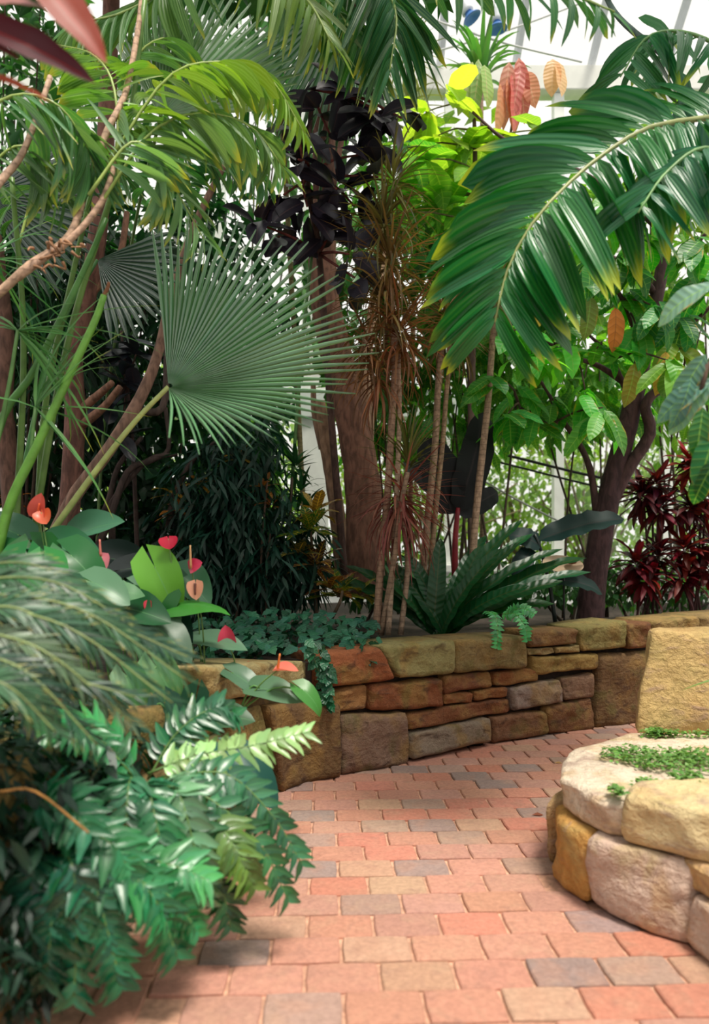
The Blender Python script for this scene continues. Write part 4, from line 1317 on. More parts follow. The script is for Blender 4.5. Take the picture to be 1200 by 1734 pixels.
for (x, y, n, colr) in ((340, 825, 8, (190, 120, 40)), (300, 870, 8, (170, 96, 44)), (445, 830, 9, (170, 90, 44)), (460, 860, 7, (150, 70, 44)), (290, 840, 6, (180, 140, 50)), (20, 850, 8, (190, 90, 40)), (400, 780, 6, (180, 140, 50))):
    rosette(ct, P(x, y, 5.7 if x > 100 else 6.2), n, .17, .05, 'croton', M_croton, colr, (0, -.2, 1), -.4, 1.0, 'leaf', False, .012, .04)

# ------------------------------------------------------------------ low leafy groundcover along the wall top
iv = thing('ground_ivy', (P(480, 1080, 5.0).x, 5.0, .64), 'low blue-green ivy-like groundcover trailing over the wall top', 'ivy')
for k in range(250):
    x, y = R.uniform(330, 640), R.uniform(1015, 1098)
    if y < 1025 + abs(x - 480) * .12 or (x > 600 and y < 1045):
        continue
    yy = 5.3 - (y - 1020) / 80 * .95
    b = P(x, y, yy)
    put('leaf', 'ivy', M_ivy, iv, b, rvec(1, -.3) + Vector((0, -.7, -.1)), Z_ + Vector((R.uniform(-.5, .5), -.5, 0)), R.uniform(.06, .10), R.uniform(.06, .09), jit((46, 108, 84), 12))
J = Join()
for k in range(420):
    x, y = R.uniform(330, 630), R.uniform(1035, 1100)
    b = P(x, y, 5.3 - (y - 1020) / 80 * .9 + R.uniform(.0, .2))
    b.z = max(.66, b.z - R.uniform(.02, .12))
    J.add('ivy', b, rvec(1, -.2), Z_ + rvec(.4), .07, .06)
J.build('foliage', M_ivy, iv, (30, 78, 62))
for x0, pts in enumerate((((520, 1085), (535, 1125), (548, 1160), (560, 1195)), ((540, 1090), (552, 1125), (556, 1150), (545, 1180)))):
    vp = []
    for (x, y) in pts:
        w, nn = wall_at(wall_s(x))
        vp.append(P(x, y, w.y - .09))
    ts = tube('trailing_stem', vp, .003, .002, M_stem, iv, (70, 100, 60), 4, 10)
    for q in spline(vp, 16):
        put('leaf', 'ivy', M_ivy, iv, q, rvec(.8, -.6) + Vector((0, -.3, 0)), Vector((R.uniform(-.4, .4), -1, .5)), R.uniform(.06, .085), R.uniform(.055, .08), jit((34, 104, 70), 10))

# ------------------------------------------------------------------ forked tree on the right (big drooping leaves)
ft = thing('tree', P(1000, 1050, 6.5), 'dark forked leaning tree on the right with big drooping green leaves', 'tree')
DK = (70, 48, 50)
tr = tube('trunk', Pn((998, 1075, 6.5), (1003, 1000, 6.5), (1018, 900, 6.5), (1036, 820, 6.5), (1060, 730, 6.5), (1078, 655, 6.5), (1095, 580, 6.5), (1112, 500, 6.5), (1130, 400, 6.5), (1150, 280, 6.5)), lambda f: .125 - .085 * f, 0, M_bark, ft, DK, 11, 44, .1)
BR = [((1035, 850, 6.5), (1062, 795, 6.45), (1100, 735, 6.4), (1092, 690, 6.4), (1108, 665, 6.4), (1150, 645, 6.35), (1215, 605, 6.3)), ((1010, 870, 6.5), (1000, 800, 6.5), (982, 755, 6.5), (948, 705, 6.5), (925, 660, 6.5), (905, 635, 6.5)),
      ((1075, 662, 6.5), (1045, 640, 6.45), (1010, 618, 6.4), (960, 600, 6.3), (900, 560, 6.2)), ((1095, 590, 6.5), (1130, 570, 6.4), (1180, 540, 6.3), (1220, 500, 6.2)), ((1112, 500, 6.5), (1060, 450, 6.4), (980, 420, 6.3), (900, 440, 6.2)),
      ((1130, 400, 6.5), (1060, 340, 6.6), (960, 280, 6.8), (860, 240, 7.0), (800, 190, 7.1)), ((1120, 460, 6.5), (1170, 420, 6.4), (1210, 380, 6.3)), ((1090, 600, 6.5), (1060, 520, 6.2), (1030, 470, 6.0)),
      ((1070, 680, 6.5), (1050, 640, 6.4), (1030, 600, 6.3), (1000, 570, 6.3)), ((945, 702, 6.5), (930, 720, 6.4), (880, 690, 6.3))]
BS = []
for k, b in enumerate(BR):
    tube('branch', Pn(*b), .062 if k == 0 else .034, .03 if k == 0 else .012, M_bark, tr, (76, 54, 54), 8, 18, .1)
    BS += spline(Pn(*b), 12)[2:]
BS += spline(Pn((1095, 580, 6.5), (1112, 500, 6.5), (1130, 400, 6.5), (1150, 280, 6.5)), 10)
CG = (58, 132, 56)
for (x, y, n, colr, dn) in ((870, 560, 5, (70, 150, 56), .2), (900, 600, 6, (86, 168, 60), .2), (960, 590, 6, (80, 160, 52), .3), (1010, 590, 4, (64, 140, 52), .3), (880, 660, 5, CG, .5), (930, 680, 5, CG, .6), (900, 710, 4, (56, 140, 60), .5), (990, 660, 6, (70, 150, 60), .9), (1020, 690, 4, (80, 150, 70), .9),
                            (940, 460, 6, (44, 112, 62), .8), (1000, 450, 8, (44, 116, 56), .9), (1050, 440, 7, (48, 112, 50), .8), (1060, 500, 6, (60, 134, 50), .8), (1110, 520, 7, (40, 110, 56), .7), (1160, 540, 6, (40, 108, 60), .8), (1190, 470, 7, (46, 116, 64), .8), (1180, 400, 6, (52, 120, 60), .8),
                            (1090, 400, 6, (64, 136, 52), .7), (1020, 380, 6, (84, 150, 48), .7), (960, 350, 6, (80, 150, 52), .7), (1120, 330, 6, (48, 120, 64), .7), (1180, 320, 6, (60, 126, 66), .7), (1060, 330, 5, (66, 136, 58), .6), (830, 640, 5, (54, 130, 54), .5), (860, 700, 5, (48, 128, 56), .5), (1130, 610, 5, (92, 140, 56), .8), (1080, 560, 5, (70, 140, 56), .8),
                            (900, 500, 5, (50, 120, 56), .7), (960, 530, 6, (52, 124, 60), .7), (1190, 250, 5, (58, 124, 70), .6), (1150, 590, 4, (120, 140, 60), .8)):
    Y = 6.1 + R.uniform(-.35, .35)
    n = int(n * 1.5)
    colr = (colr[0] * 1.12, min(250, colr[1] * 1.18), colr[2] * .95)
    c = P(x, y, Y)
    a = min(BS, key=lambda q: (q - c).length)
    tube('branch', [a, a.lerp(c, .5) + rvec(.05, .05), c], .012, .006, M_bark, tr, (80, 62, 52), 5, 5)
    for k in range(n):
        d = rvec(1, R.uniform(-.2, .3)) - Z_ * dn
        put('leaf', 'cacao', M_cacao, ft, c + rvec(.03, R.uniform(-.05, .05)), d, Z_ + Vector((R.uniform(-.3, .3), -R.uniform(.3, 1.2), 0)), R.uniform(.28, .44), R.uniform(.11, .155), jit(colr, 12))
for (x, y, colr, lab) in ((1042, 520, (206, 130, 44), 'orange-brown withered leaf'), (1128, 595, (214, 174, 66), 'yellowing leaf'), (1075, 615, (170, 150, 60), 'yellowing leaf'), (1000, 500, (120, 140, 60), None), (915, 490, (196, 180, 60), 'yellowing leaf')):
    put('leaf', 'cacao', M_dry if colr[0] > 190 else M_cacao, ft, P(x, y, 5.9), Vector((R.uniform(-.2, .2), -.1, -1)), Vector((.2, -1, .1)), .36, .15, colr, 0, lab)
# upper crown: sunlit yellow-green leaves and pink new growth
yt = thing('tree', P(800, 1000, 7.6), 'tree with sunlit lime leaves and a tuft of pink young leaves at the top', 'tree')
ytr = tube('trunk', Pn((800, 1020, 7.6), (798, 700, 7.6), (802, 420, 7.5), (804, 250, 7.4), (800, 160, 7.4)), .05, .014, M_bark, yt, (84, 66, 56), 8, 20)
tube('branch', Pn((802, 420, 7.5), (850, 300, 7.4), (880, 120, 7.3)), .02, .01, M_bark, ytr, (96, 76, 62), 6, 10)
YS = spline(Pn((802, 420, 7.5), (804, 250, 7.4), (800, 160, 7.4)), 8)
for (x, y, n, colr) in ((720, 190, 6, (150, 186, 60)), (760, 160, 4, (160, 190, 70)), (740, 230, 6, (140, 184, 50)), (790, 250, 6, (130, 180, 50)), (830, 220, 5, (150, 190, 60)), (720, 270, 6, (110, 170, 52)), (770, 300, 6, (120, 176, 48)), (830, 290, 5, (112, 168, 52)), (700, 320, 6, (84, 152, 48)),
                        (750, 350, 6, (100, 164, 48)), (690, 250, 5, (84, 150, 60)), (820, 350, 5, (90, 156, 46)), (660, 360, 5, (76, 146, 52)), (880, 300, 5, (90, 150, 54)), (910, 220, 4, (120, 170, 70))):
    c = P(x, y, 7.3 + R.uniform(-.3, .3))
    a = min(YS, key=lambda q: (q - c).length)
    tube('branch', [a, a.lerp(c, .5) + Z_ * .05, c], .012, .006, M_bark, ytr, (100, 96, 60), 5, 4)
    for k in range(n):
        d = rvec(1, R.uniform(-.4, .2)) + Vector((-.2, -.2, 0))
        put('leaf', 'cacao', M_lime, yt, c + rvec(.04), d, Z_ + Vector((0, -.35, 0)), R.uniform(.42, .62), R.uniform(.19, .26), jit(colr, 12))
for (x, y, x2, y2, colr) in ((862, 105, 852, 200, (222, 138, 124)), (878, 98, 890, 190, (212, 112, 104)), (870, 118, 876, 215, (218, 130, 116)), (884, 104, 868, 185, (216, 120, 112)), (850, 140, 845, 225, (226, 176, 128)), (890, 120, 905, 170, (224, 150, 118)), (935, 100, 935, 150, (224, 168, 128)), (945, 105, 955, 155, (226, 180, 140)),
                             (810, 100, 808, 190, (150, 176, 110)), (800, 105, 785, 180, (168, 188, 120)), (820, 110, 830, 175, (150, 180, 100)), (775, 125, 765, 175, (160, 180, 110)), (860, 130, 880, 210, (214, 150, 110))):
    a, b = P(x, y, 7.3), P(x2, y2, 7.2)
    put('leaf', 'cacao', M_new, yt, a, b - a, Vector((R.uniform(-.5, .5), -1, .2)), (b - a).length * 1.05, R.uniform(.13, .18), jit(colr, 6), 3 if y2 % 2 else 0, 'pink young leaf' if colr[0] > 210 else None)

# ------------------------------------------------------------------ broad feather palm, upper right
kp = thing('feather_palm', (2.1, 3.3, .0), 'broad-leaved feather palm frond arching down from the upper right', 'palm')
tube('trunk', [(2.3, 3.4, -.0), (2.35, 3.4, 1.6), (2.15, 3.3, 2.7), (1.78, 3.22, 3.18)], .055, .03, M_cane, kp, (120, 110, 80), 9, 14)
for e in ((2.9, 3.5, 3.6), (2.6, 4.2, 3.7)):
    e = Vector(e)
    b = Vector((1.82, 3.23, 3.16))
    frond(kp, [b, b.lerp(e, .5) + Z_ * .35, e, e + (e - b) * .35 - Z_ * .4], 14, arc(.2, .45, .45), 70, (0, 0, 1), 'kentia', M_kentia, (36, 112, 58), .12, (.012, .004), (140, 158, 100), .3)
KG = (30, 112, 54)
kpt = Pn((1290, 190, 3.2), (1190, 200, 3.15), (1100, 215, 3.1), (1030, 255, 3.05), (965, 308, 3.0), (900, 380, 2.95), (858, 460, 2.95), (838, 545, 2.95))
def kang(t):
    return 84 - 44 * t
kf = frond(kp, kpt, 33, arc(.24, .56, .42), kang, (-.25, -.88, .4), 'kentia', M_kentia, KG, .125, (.014, .004), (150, 158, 100), .12, False, .06, ljit=.1)
frond(kp, Pn((1280, 120, 3.5), (1180, 60, 3.5), (1100, 60, 3.5), (1050, 130, 3.5)), 12, arc(.2, .4, .5), 70, (0, -.5, .8), 'kentia', M_kentia, (50, 120, 74), .11, (.011, .004), (110, 150, 90), .5)
frond(kp, Pn((1300, 300, 2.9), (1200, 250, 2.9), (1130, 290, 2.85), (1080, 360, 2.8)), 10, arc(.2, .36, .5), 66, (0, -.5, .8), 'kentia', M_kentia, (38, 112, 78), .13, (.011, .004), (110, 150, 90), .5)
nb = thing('broad_leaf_plant', (1.85, 2.6, 0), 'near blue-green broad leaves hanging in at the right edge', 'plant')
tube('stem', [(1.95, 2.6, .43), (1.85, 2.6, 1.4), (1.6, 2.6, 2.0), (1.28, 2.6, 1.97), (1.22, 2.6, 1.85)], .025, .008, M_bark, nb, (90, 72, 60), 7, 12)
for (x, y, dx, dy, L, colr) in ((1195, 600, -.5, -.8, .22, (104, 150, 138)), (1170, 640, -.3, -1, .2, (92, 140, 128)), (1210, 640, -.6, -.5, .25, (110, 156, 146)), (1190, 690, -.2, -1, .2, (52, 130, 70)), (1200, 650, -.8, -.3, .22, (96, 146, 138)), (1160, 660, 0, -1, .16, (60, 126, 84)), (1215, 720, -.4, -1, .26, (40, 122, 60)),
                                (1210, 780, -.5, -.9, .2, (36, 116, 58)), (1205, 600, .1, -1, .2, (60, 130, 70)), (1215, 480, -.8, -.2, .24, (118, 160, 154))):
    put('leaf', 'cacao', M_cacao, nb, P(x, y, 2.6), Vector((dx, R.uniform(-.2, .2), dy)), Vector((R.uniform(-.3, .3), -.7, .7)), L, L * .36, jit(colr, 6))
ov = thing('overhanging_branch', (2.2, 3.9, .0), 'branch with small dark leaves crossing the top right corner', 'branch')
tube('branch', Pn((1280, 250, 3.9), (1180, 170, 3.9), (1120, 90, 3.9), (1080, 60, 3.9), (1040, 20, 3.9), (1010, -40, 3.9)), .022, .012, M_bark, ov, (92, 110, 104), 7, 20)
tube('branch', [(2.4, 3.9, 0), (2.35, 3.9, 1.8), P(1280, 250, 3.9)], .04, .024, M_bark, ov, (92, 90, 84), 8, 14)
tube('branch', [P(1280, 250, 3.9), (2.7, 3.7, 4.4), (2.4, 3.5, 5.6), (1.9, 3.3, 6.3)], .035, .015, M_bark, ov, (92, 90, 84), 7, 14)
scatter(ov, (1.9, 3.2, 6.4), (1.5, 1.0, .6), 900, 'simple', .32, .14, M_shade, (50, 110, 52), .3)  # unseen foliage overhead, added with its limb to darken wall and far path
for (x, y, dx, dy, L, colr) in ((1035, 0, -.7, .5, .2, (60, 118, 94)), (1080, 30, .9, -.3, .3, (58, 130, 76)), (1130, 60, .8, -.4, .28, (52, 124, 72)), (1120, 100, -.4, -1, .3, (50, 116, 76)), (1150, 120, .2, -1, .34, (44, 104, 72)), (1180, 140, .8, .2, .26, (66, 136, 84)), (1090, 60, -.2, -1, .26, (54, 124, 80)), (1195, 190, 0, -1, .5, (58, 116, 96)), (1160, 160, -.1, -1, .45, (50, 110, 86)), (1200, 120, .3, .8, .25, (70, 140, 80))):
    put('leaf', 'cordyline', M_kentia, ov, P(x, y, 3.88), Vector((dx, 0, dy)), Vector((R.uniform(-.4, .4), -.9, .3)), L, L * .26, jit(colr, 6))

# ------------------------------------------------------------------ black-leaved banana and red crotons
bb = thing('black_banana', P(775, 1010, 6.2), 'tall plant with very dark broad leaves behind the thin canes', 'banana plant')
tube('stem', Pn((772, 1045, 6.2), (770, 930, 6.2), (775, 860, 6.2)), .035, .02, M_stem, bb, (130, 30, 40), 7, 10)
BK = (30, 32, 34)
for (x, y, x2, y2, W, yy) in ((775, 865, 832, 700, .3, 6.1), (765, 870, 735, 745, .36, 6.0), (770, 870, 690, 770, .18, 6.3), (775, 870, 850, 830, .2, 6.3)):
    a, b = P(x, y, 6.2), P(x2, y2, yy)
    put('leaf', 'banana', M_black, bb, a, b - a, Vector((.25, -1, .1)), (b - a).length * 1.06, W, BK, 0)
bb = thing('black_banana', P(935, 1040, 6.1), 'dark arching broad leaves left of the leaning trunk', 'banana plant')
tube('stem', Pn((940, 1055, 6.0), (930, 990, 6.0), (915, 930, 6.0), (905, 905, 6.0)), .018, .012, M_stem, bb, (36, 46, 44), 7, 10)
for (x, y, x2, y2, W, up, v) in ((912, 915, 1055, 895, .24, (0, -.75, .8), 0), (915, 925, 870, 930, .2, (0, -.8, .6), 1), (925, 985, 1020, 1012, .2, (0, -.6, .8), 1), (900, 930, 890, 985, .16, (0, -.9, .4), 1)):
    a, b = P(x, y, 6.0), P(x2, y2, 5.9)
    d = b - a
    put('leaf', 'banana', M_black, bb, a, d + Z_ * .2, up, d.length * 1.1, W, jit((24, 52, 48), 4), v)
RL = ['dark red croton with narrow leaves left of the right edge', 'taller red croton tuft at the right edge', 'low maroon croton beside the leaning trunk', 'low red croton on the wall at the right edge']
for i, heads in enumerate((((1105, 830), (1120, 870), (1090, 850)), ((1170, 800), (1195, 850), (1165, 870), (1190, 780)), ((1075, 965), (1110, 950), (1090, 990)), ((1160, 940), (1190, 970), (1150, 985), (1200, 930)))):
    cx = sum(h[0] for h in heads) / len(heads)
    rc = thing('red_croton', (P(cx, 1000, 7.0).x, 7.0, .63), RL[i], 'croton', 'red crotons by the right wall')
    for (x, y) in heads:
        c = P(x, y, 6.95)
        tube('stem', [Vector((P(cx, 1000, 7.0).x + R.uniform(-.1, .1), 7.0, .6)), P((x + cx) / 2, (y + 1030) / 2, 7.0), c], .012, .009, M_bark, rc, (78, 50, 48), 6)
        rosette(rc, c, 34, .30, .062, 'croton', M_redleaf, R.choice(((96, 24, 30), (70, 22, 30), (128, 30, 28))), (R.uniform(-.3, .3), -.3, 1), -.7, 1.2, 'leaf', False, .012, .1)

# ------------------------------------------------------------------ anthuriums; pale grey-green leaves have sheen painted into their colour
def heart(pl, x, y, Y, ang, L, W, colr, tilt=.7, back=.35, var=None, stem=None, label=None):
    """a heart leaf whose stalk end is at pixel (x, y); ang = direction of its tip in the picture plane, degrees"""
    b = P(x, y, Y)
    a = math.radians(ang)
    d = Vector((math.cos(a), -back, math.sin(a)))
    lf = put('leaf', 'heart', M_anth, pl, b, d, Vector((0, -tilt, 1 - tilt * .4)), L, W, jit(colr, 6), var, label)
    s = Vector(stem) if stem else Vector((b.x * .96, Y + .12, .66))
    tube('leaf_stalk', [s, s.lerp(b, .55) + Z_ * .05, b], .005, .004, M_stem, pl, (84, 130, 66), 5, 6)


def flower(pl, x, y, Y, ang, L, W, colr, sp=None, spcol=(240, 170, 110), up=(0, -.9, .5), base=None, back=.3, var=0):
    b = P(x, y, Y)
    s = Vector(base) if base else Vector((b.x * .96, Y + .08, .66))
    fs = tube('flower', [s, s.lerp(b, .5) + Vector((.01, 0, .03)), b], .0045, .003, M_stem, pl, (96, 130, 70), 5, 8, origin=b)
    a = math.radians(ang)
    sh = put('spathe', 'spathe', M_spathe, fs, b, Vector((math.cos(a), -back, math.sin(a))), up, L, W, colr, var)
    if sp:
        tube('spadix', [b + Vector((0, -.012, .0)), b + Vector((sp[0] * .5, -.02, sp[1] * .5)), b + Vector((sp[0], -.025, sp[1]))], .0065, .004, M_spathe, fs, spcol, 7, 6)


an = thing('anthurium', (-1.35, 3.3, .64), 'anthurium with big glossy leaves and a coral flower at the left edge', 'anthurium')
LG = (40, 126, 62)
for q in ((60, 935, 3.3, -60, .24, .22, LG), (90, 925, 3.35, -10, .27, .2, (60, 132, 92)), (40, 950, 3.2, -100, .22, .2, LG), (120, 940, 3.25, -35, .25, .2, (44, 130, 70)), (20, 940, 3.3, -130, .2, .2, (52, 130, 60)), (75, 960, 3.15, -75, .22, .2, (50, 140, 74)),
          (130, 905, 3.5, 20, .26, .2, (72, 130, 100)), (30, 905, 3.5, 150, .24, .2, (60, 120, 90)), (155, 985, 3.1, -20, .2, .17, (96, 146, 104)), (110, 1000, 3.0, -60, .2, .18, (40, 100, 60))):
    heart(an, *q)
flower(an, 66, 872, 3.3, 80, .1, .085, (228, 84, 84), (.012, .05), (238, 120, 60))
flower(an, 70, 868, 3.28, -60, .06, .08, (232, 96, 70))
an = thing('anthurium', (-.95, 3.4, .64), 'anthurium with pink and red flowers above green leaves with sheen in their colour', 'anthurium')
for q in ((262, 960, 3.3, -62, .25, .2, (96, 172, 52), .9, .15, 0), (190, 1000, 3.3, 8, .24, .17, (60, 126, 60), .35, .3, 1), (240, 1000, 3.35, -30, .24, .2, (110, 150, 120)), (285, 1030, 3.3, 20, .3, .15, (84, 160, 66), .3, .3, 1), (255, 1055, 3.2, -30, .26, .2, (110, 146, 116), .4, .35, 0),
          (230, 1045, 3.2, -70, .18, .17, (100, 140, 110)), (330, 1085, 3.4, 5, .26, .17, (104, 146, 112), .35, .3, 0), (290, 1065, 3.35, -85, .24, .2, (32, 70, 62)), (170, 1015, 3.15, 30, .2, .17, (100, 150, 110)), (215, 1030, 3.2, -10, .22, .18, (52, 110, 66)), (240, 985, 3.5, 15, .24, .18, (36, 92, 64)),
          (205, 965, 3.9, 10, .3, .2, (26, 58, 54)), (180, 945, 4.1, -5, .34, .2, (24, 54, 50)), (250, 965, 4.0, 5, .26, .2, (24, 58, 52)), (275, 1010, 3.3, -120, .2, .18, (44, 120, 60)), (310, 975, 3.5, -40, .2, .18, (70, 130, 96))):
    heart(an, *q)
PK = (232, 110, 120)
flower(an, 172, 942, 3.3, -80, .072, .078, (236, 140, 150), (0, .075), (236, 130, 130), var=0)
flower(an, 285, 912, 3.3, -80, .05, .085, (222, 36, 34))
flower(an, 324, 962, 3.4, 30, .06, .075, (224, 60, 80), (.0, .105), (240, 190, 140))
flower(an, 331, 988, 3.3, -85, .075, .075, (238, 168, 140), (.004, -.05), (110, 60, 50))
flower(an, 263, 968, 3.4, -70, .045, .04, (228, 80, 84))
flower(an, 251, 1020, 3.2, -85, .05, .035, (212, 60, 70))
flower(an, 386, 1092, 3.4, 95, .095, .085, (232, 74, 90))
an = thing('anthurium', (-.75, 3.35, .64), 'anthurium leaning over the ledge stone with a coral flower and orange spike', 'anthurium')
ST = P(330, 1200, 3.3)
for q in ((395, 1140, 3.3, -25, .17, .13, (110, 154, 120), .4, .3, 0, ST), (345, 1142, 3.3, 5, .14, .06, (60, 130, 66), .1, .2, 0, ST), (440, 1165, 3.25, -5, .2, .15, (104, 148, 112), .55, .3, 0, P(405, 1205, 3.25)), (512, 1168, 3.2, -30, .15, .1, (72, 150, 66), .4, .4, 3, P(405, 1205, 3.25)),
          (355, 1215, 3.1, 10, .2, .17, (84, 126, 96), .5, .3, 0, P(340, 1240, 3.1)), (265, 1130, 3.0, -55, .19, .15, (96, 146, 90), .8, .25, 0, P(230, 1200, 3.0)), (215, 1145, 2.9, -50, .15, .13, (70, 128, 70), .8, .25, 0, P(200, 1220, 2.9)), (400, 1285, 2.85, -40, .25, .17, (30, 86, 74), .6, .3, 0, P(330, 1330, 2.8)),
          (280, 1200, 2.9, -80, .2, .14, (38, 84, 66), .7, .3, 0, P(250, 1230, 2.9)), (330, 1190, 3.0, -100, .22, .12, (34, 84, 62), .8, .2, 0, P(320, 1200, 3.0))):
    heart(an, *q[:10], stem=q[10])
flower(an, 470, 1135, 3.2, 6, .095, .075, (238, 128, 104), (.012, .075), (232, 120, 70), base=P(405, 1205, 3.25), up=(0, -.35, 1))

# ------------------------------------------------------------------ foreground: fine feathery fronds
ff = thing('feathery_fern', (-1.25, 1.9, .6), 'soft feathery arching fronds with yellowed tips in the left foreground', 'fern')
for (bx, by, mx, my, tx, ty, yy) in ((-80, 1000, 130, 1030, 314, 1150, 1.9), (-80, 1020, 110, 1060, 292, 1190, 1.85), (-90, 985, 90, 985, 262, 1085, 1.95), (-80, 1060, 70, 1100, 225, 1225, 1.8), (-80, 1100, 40, 1135, 165, 1262, 1.75), (-90, 965, 50, 955, 165, 1015, 2.0),
                                     (-80, 1150, 10, 1160, 95, 1240, 1.7), (-80, 1010, 150, 1045, 318, 1112, 1.92), (-90, 1120, 60, 1135, 230, 1180, 1.8), (-80, 1040, 30, 1030, 150, 1100, 1.85)):
    tube('stalk', [(-1.3 + R.uniform(-.06, .06), 1.95 + R.uniform(-.1, .1), .6), P(bx - 90, by + 60, yy), P(bx, by, yy)], .006, .005, M_stem, ff, (110, 128, 80), 5, 8)
    frond(ff, Pn((bx, by, yy), (mx, my, yy - .02), (tx, ty, yy + .02)), 40, arc(.05, .11, .3), lambda t: 30 - 10 * t, (.1, -.75, .65), 'needle', M_feather, R.choice(((46, 92, 64), (58, 104, 70), (38, 80, 60), (66, 112, 76), (96, 124, 92))), .075, (.0045, .002), (120, 136, 84), .07, True, .08)
for pts in (((-40, 1080), (10, 1000), (25, 1080)), ((40, 1030), (70, 1110), (110, 1190)), ((0, 1330), (60, 1330), (150, 1400))):
    tube('dry_stalk', [P(x, y + 10, 1.85) for x, y in pts], .004, .003, M_bark, ff, (186, 136, 76), 5, 8)

# ------------------------------------------------------------------ foreground: holly ferns
HF = [
    ('large holly fern with long glossy fronds spilling over the path edge', (250, 1330, 2.35), [
        (((250, 1310, 2.35), (330, 1280, 2.4), (430, 1262, 2.5), (520, 1240, 2.55)), (160, 206, 130)),
        (((270, 1320, 2.35), (380, 1310, 2.35), (460, 1380, 2.35), (512, 1465, 2.35)), (58, 122, 84)),
        (((265, 1330, 2.3), (350, 1350, 2.28), (440, 1430, 2.28), (488, 1525, 2.28)), (50, 116, 74)),
        (((260, 1340, 2.3), (300, 1340, 2.2), (330, 1440, 2.15), (350, 1530, 2.15)), (110, 160, 120)),
        (((245, 1340, 2.3), (250, 1330, 2.2), (270, 1420, 2.1), (285, 1510, 2.1)), (48, 132, 84)),
        (((240, 1340, 2.3), (220, 1320, 2.2), (215, 1410, 2.1), (235, 1500, 2.1)), (64, 132, 96)),
        (((240, 1330, 2.35), (170, 1260, 2.3), (90, 1240, 2.25), (40, 1290, 2.2)), (50, 150, 84)),
        (((260, 1330, 2.3), (360, 1390, 2.25), (400, 1440, 2.2), (430, 1500, 2.2)), (104, 146, 66)),
        (((250, 1320, 2.4), (300, 1240, 2.45), (360, 1200, 2.5), (400, 1210, 2.55)), (40, 108, 70)),
        (((235, 1330, 2.4), (180, 1250, 2.3), (130, 1225, 2.2), (180, 1260, 2.1)), (58, 160, 92)),
        (((250, 1345, 2.3), (330, 1400, 2.2), (370, 1480, 2.2), (390, 1570, 2.2)), (36, 96, 62)),
    ]),
    ('holly fern with broad toothed leaflets low in the left corner', (90, 1450, 2.1), [
        (((90, 1450, 2.05), (180, 1450, 1.98), (260, 1520, 1.95), (300, 1620, 1.95)), (40, 134, 84)),
        (((90, 1450, 2.05), (200, 1450, 2.05), (290, 1465, 2.05), (350, 1490, 2.05)), (80, 170, 104)),
        (((100, 1460, 2.0), (200, 1480, 1.95), (290, 1520, 1.98), (335, 1580, 2.0)), (44, 136, 80)),
        (((90, 1450, 2.0), (120, 1460, 1.9), (130, 1560, 1.88), (125, 1695, 1.88)), (28, 110, 76)),
        (((90, 1455, 2.0), (150, 1480, 1.92), (180, 1570, 1.9), (205, 1670, 1.9)), (28, 116, 78)),
        (((80, 1450, 2.0), (60, 1460, 1.9), (50, 1540, 1.88), (50, 1640, 1.88)), (24, 96, 72)),
        (((85, 1445, 2.05), (110, 1400, 2.0), (190, 1430, 1.95), (230, 1500, 1.95)), (54, 150, 92)),
        (((70, 1440, 2.05), (20, 1420, 2.0), (-20, 1480, 1.9), (-30, 1560, 1.9)), (28, 104, 76)),
        (((90, 1460, 2.0), (90, 1500, 1.9), (85, 1580, 1.86), (80, 1660, 1.86)), (22, 90, 66)),
        (((80, 1440, 2.05), (60, 1370, 2.0), (110, 1360, 1.95), (150, 1410, 1.9)), (40, 132, 84)),
    ]),
]
for lab, c, frs in HF:
    hf = thing('holly_fern', P(*c), lab, 'fern')
    for pts, colr in frs:
        big_ = c[2] < 2.2
        frond(hf, Pn(*pts), 16, arc(.06, .115 if big_ else .105, .4), lambda t: 66 - 24 * t, (.15, -.7, .75), 'pinna', M_fern, tuple(v * .86 for v in colr), .36, (.0045, .002), (88, 120, 64), .12, False, .1, 'pinna')
# undergrowth added over the wall stones, coloured dark for the shade below the ferns
ug = thing('undergrowth', P(120, 1520, 2.3), 'small-leaved undergrowth added as dark shade beneath the holly ferns', 'undergrowth')
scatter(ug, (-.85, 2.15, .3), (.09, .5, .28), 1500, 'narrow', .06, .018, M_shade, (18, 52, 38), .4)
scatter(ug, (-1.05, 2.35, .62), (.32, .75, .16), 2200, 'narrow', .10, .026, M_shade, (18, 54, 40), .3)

# ------------------------------------------------------------------ red cordyline in the top left corner
rcd = thing('cordyline', (-1.15, 1.65, .6), 'near red and maroon cordyline leaves in the top left corner', 'cordyline')
tube('stem', [(-1.15, 1.65, .6), (-1.15, 1.65, 1.6), (-1.03, 1.65, 2.36), (-.90, 1.65, 2.47)], .016, .012, M_cane, rcd, (130, 100, 84), 7, 12)
for (x, y, x2, y2, W, colr, up) in ((-70, 30, 138, 120, .10, (92, 34, 44), (.1, -.9, .45)), (40, -60, 164, 84, .10, (160, 32, 32), (.4, -.9, .2)), (-60, 8, 75, 12, .05, (170, 150, 160), (0, -.3, 1)), (-80, 60, 20, 100, .05, (140, 54, 44), (0, -.7, .7)), (-70, 120, 70, 165, .03, (196, 104, 54), (0, -.7, .7))):
    a, b = P(x, y, 1.65), P(x2, y2, 1.62)
    put('leaf', 'cordyline', M_redleaf, rcd, a, b - a + Z_ * .03, up, (b - a).length * 1.04, W, colr, 0)

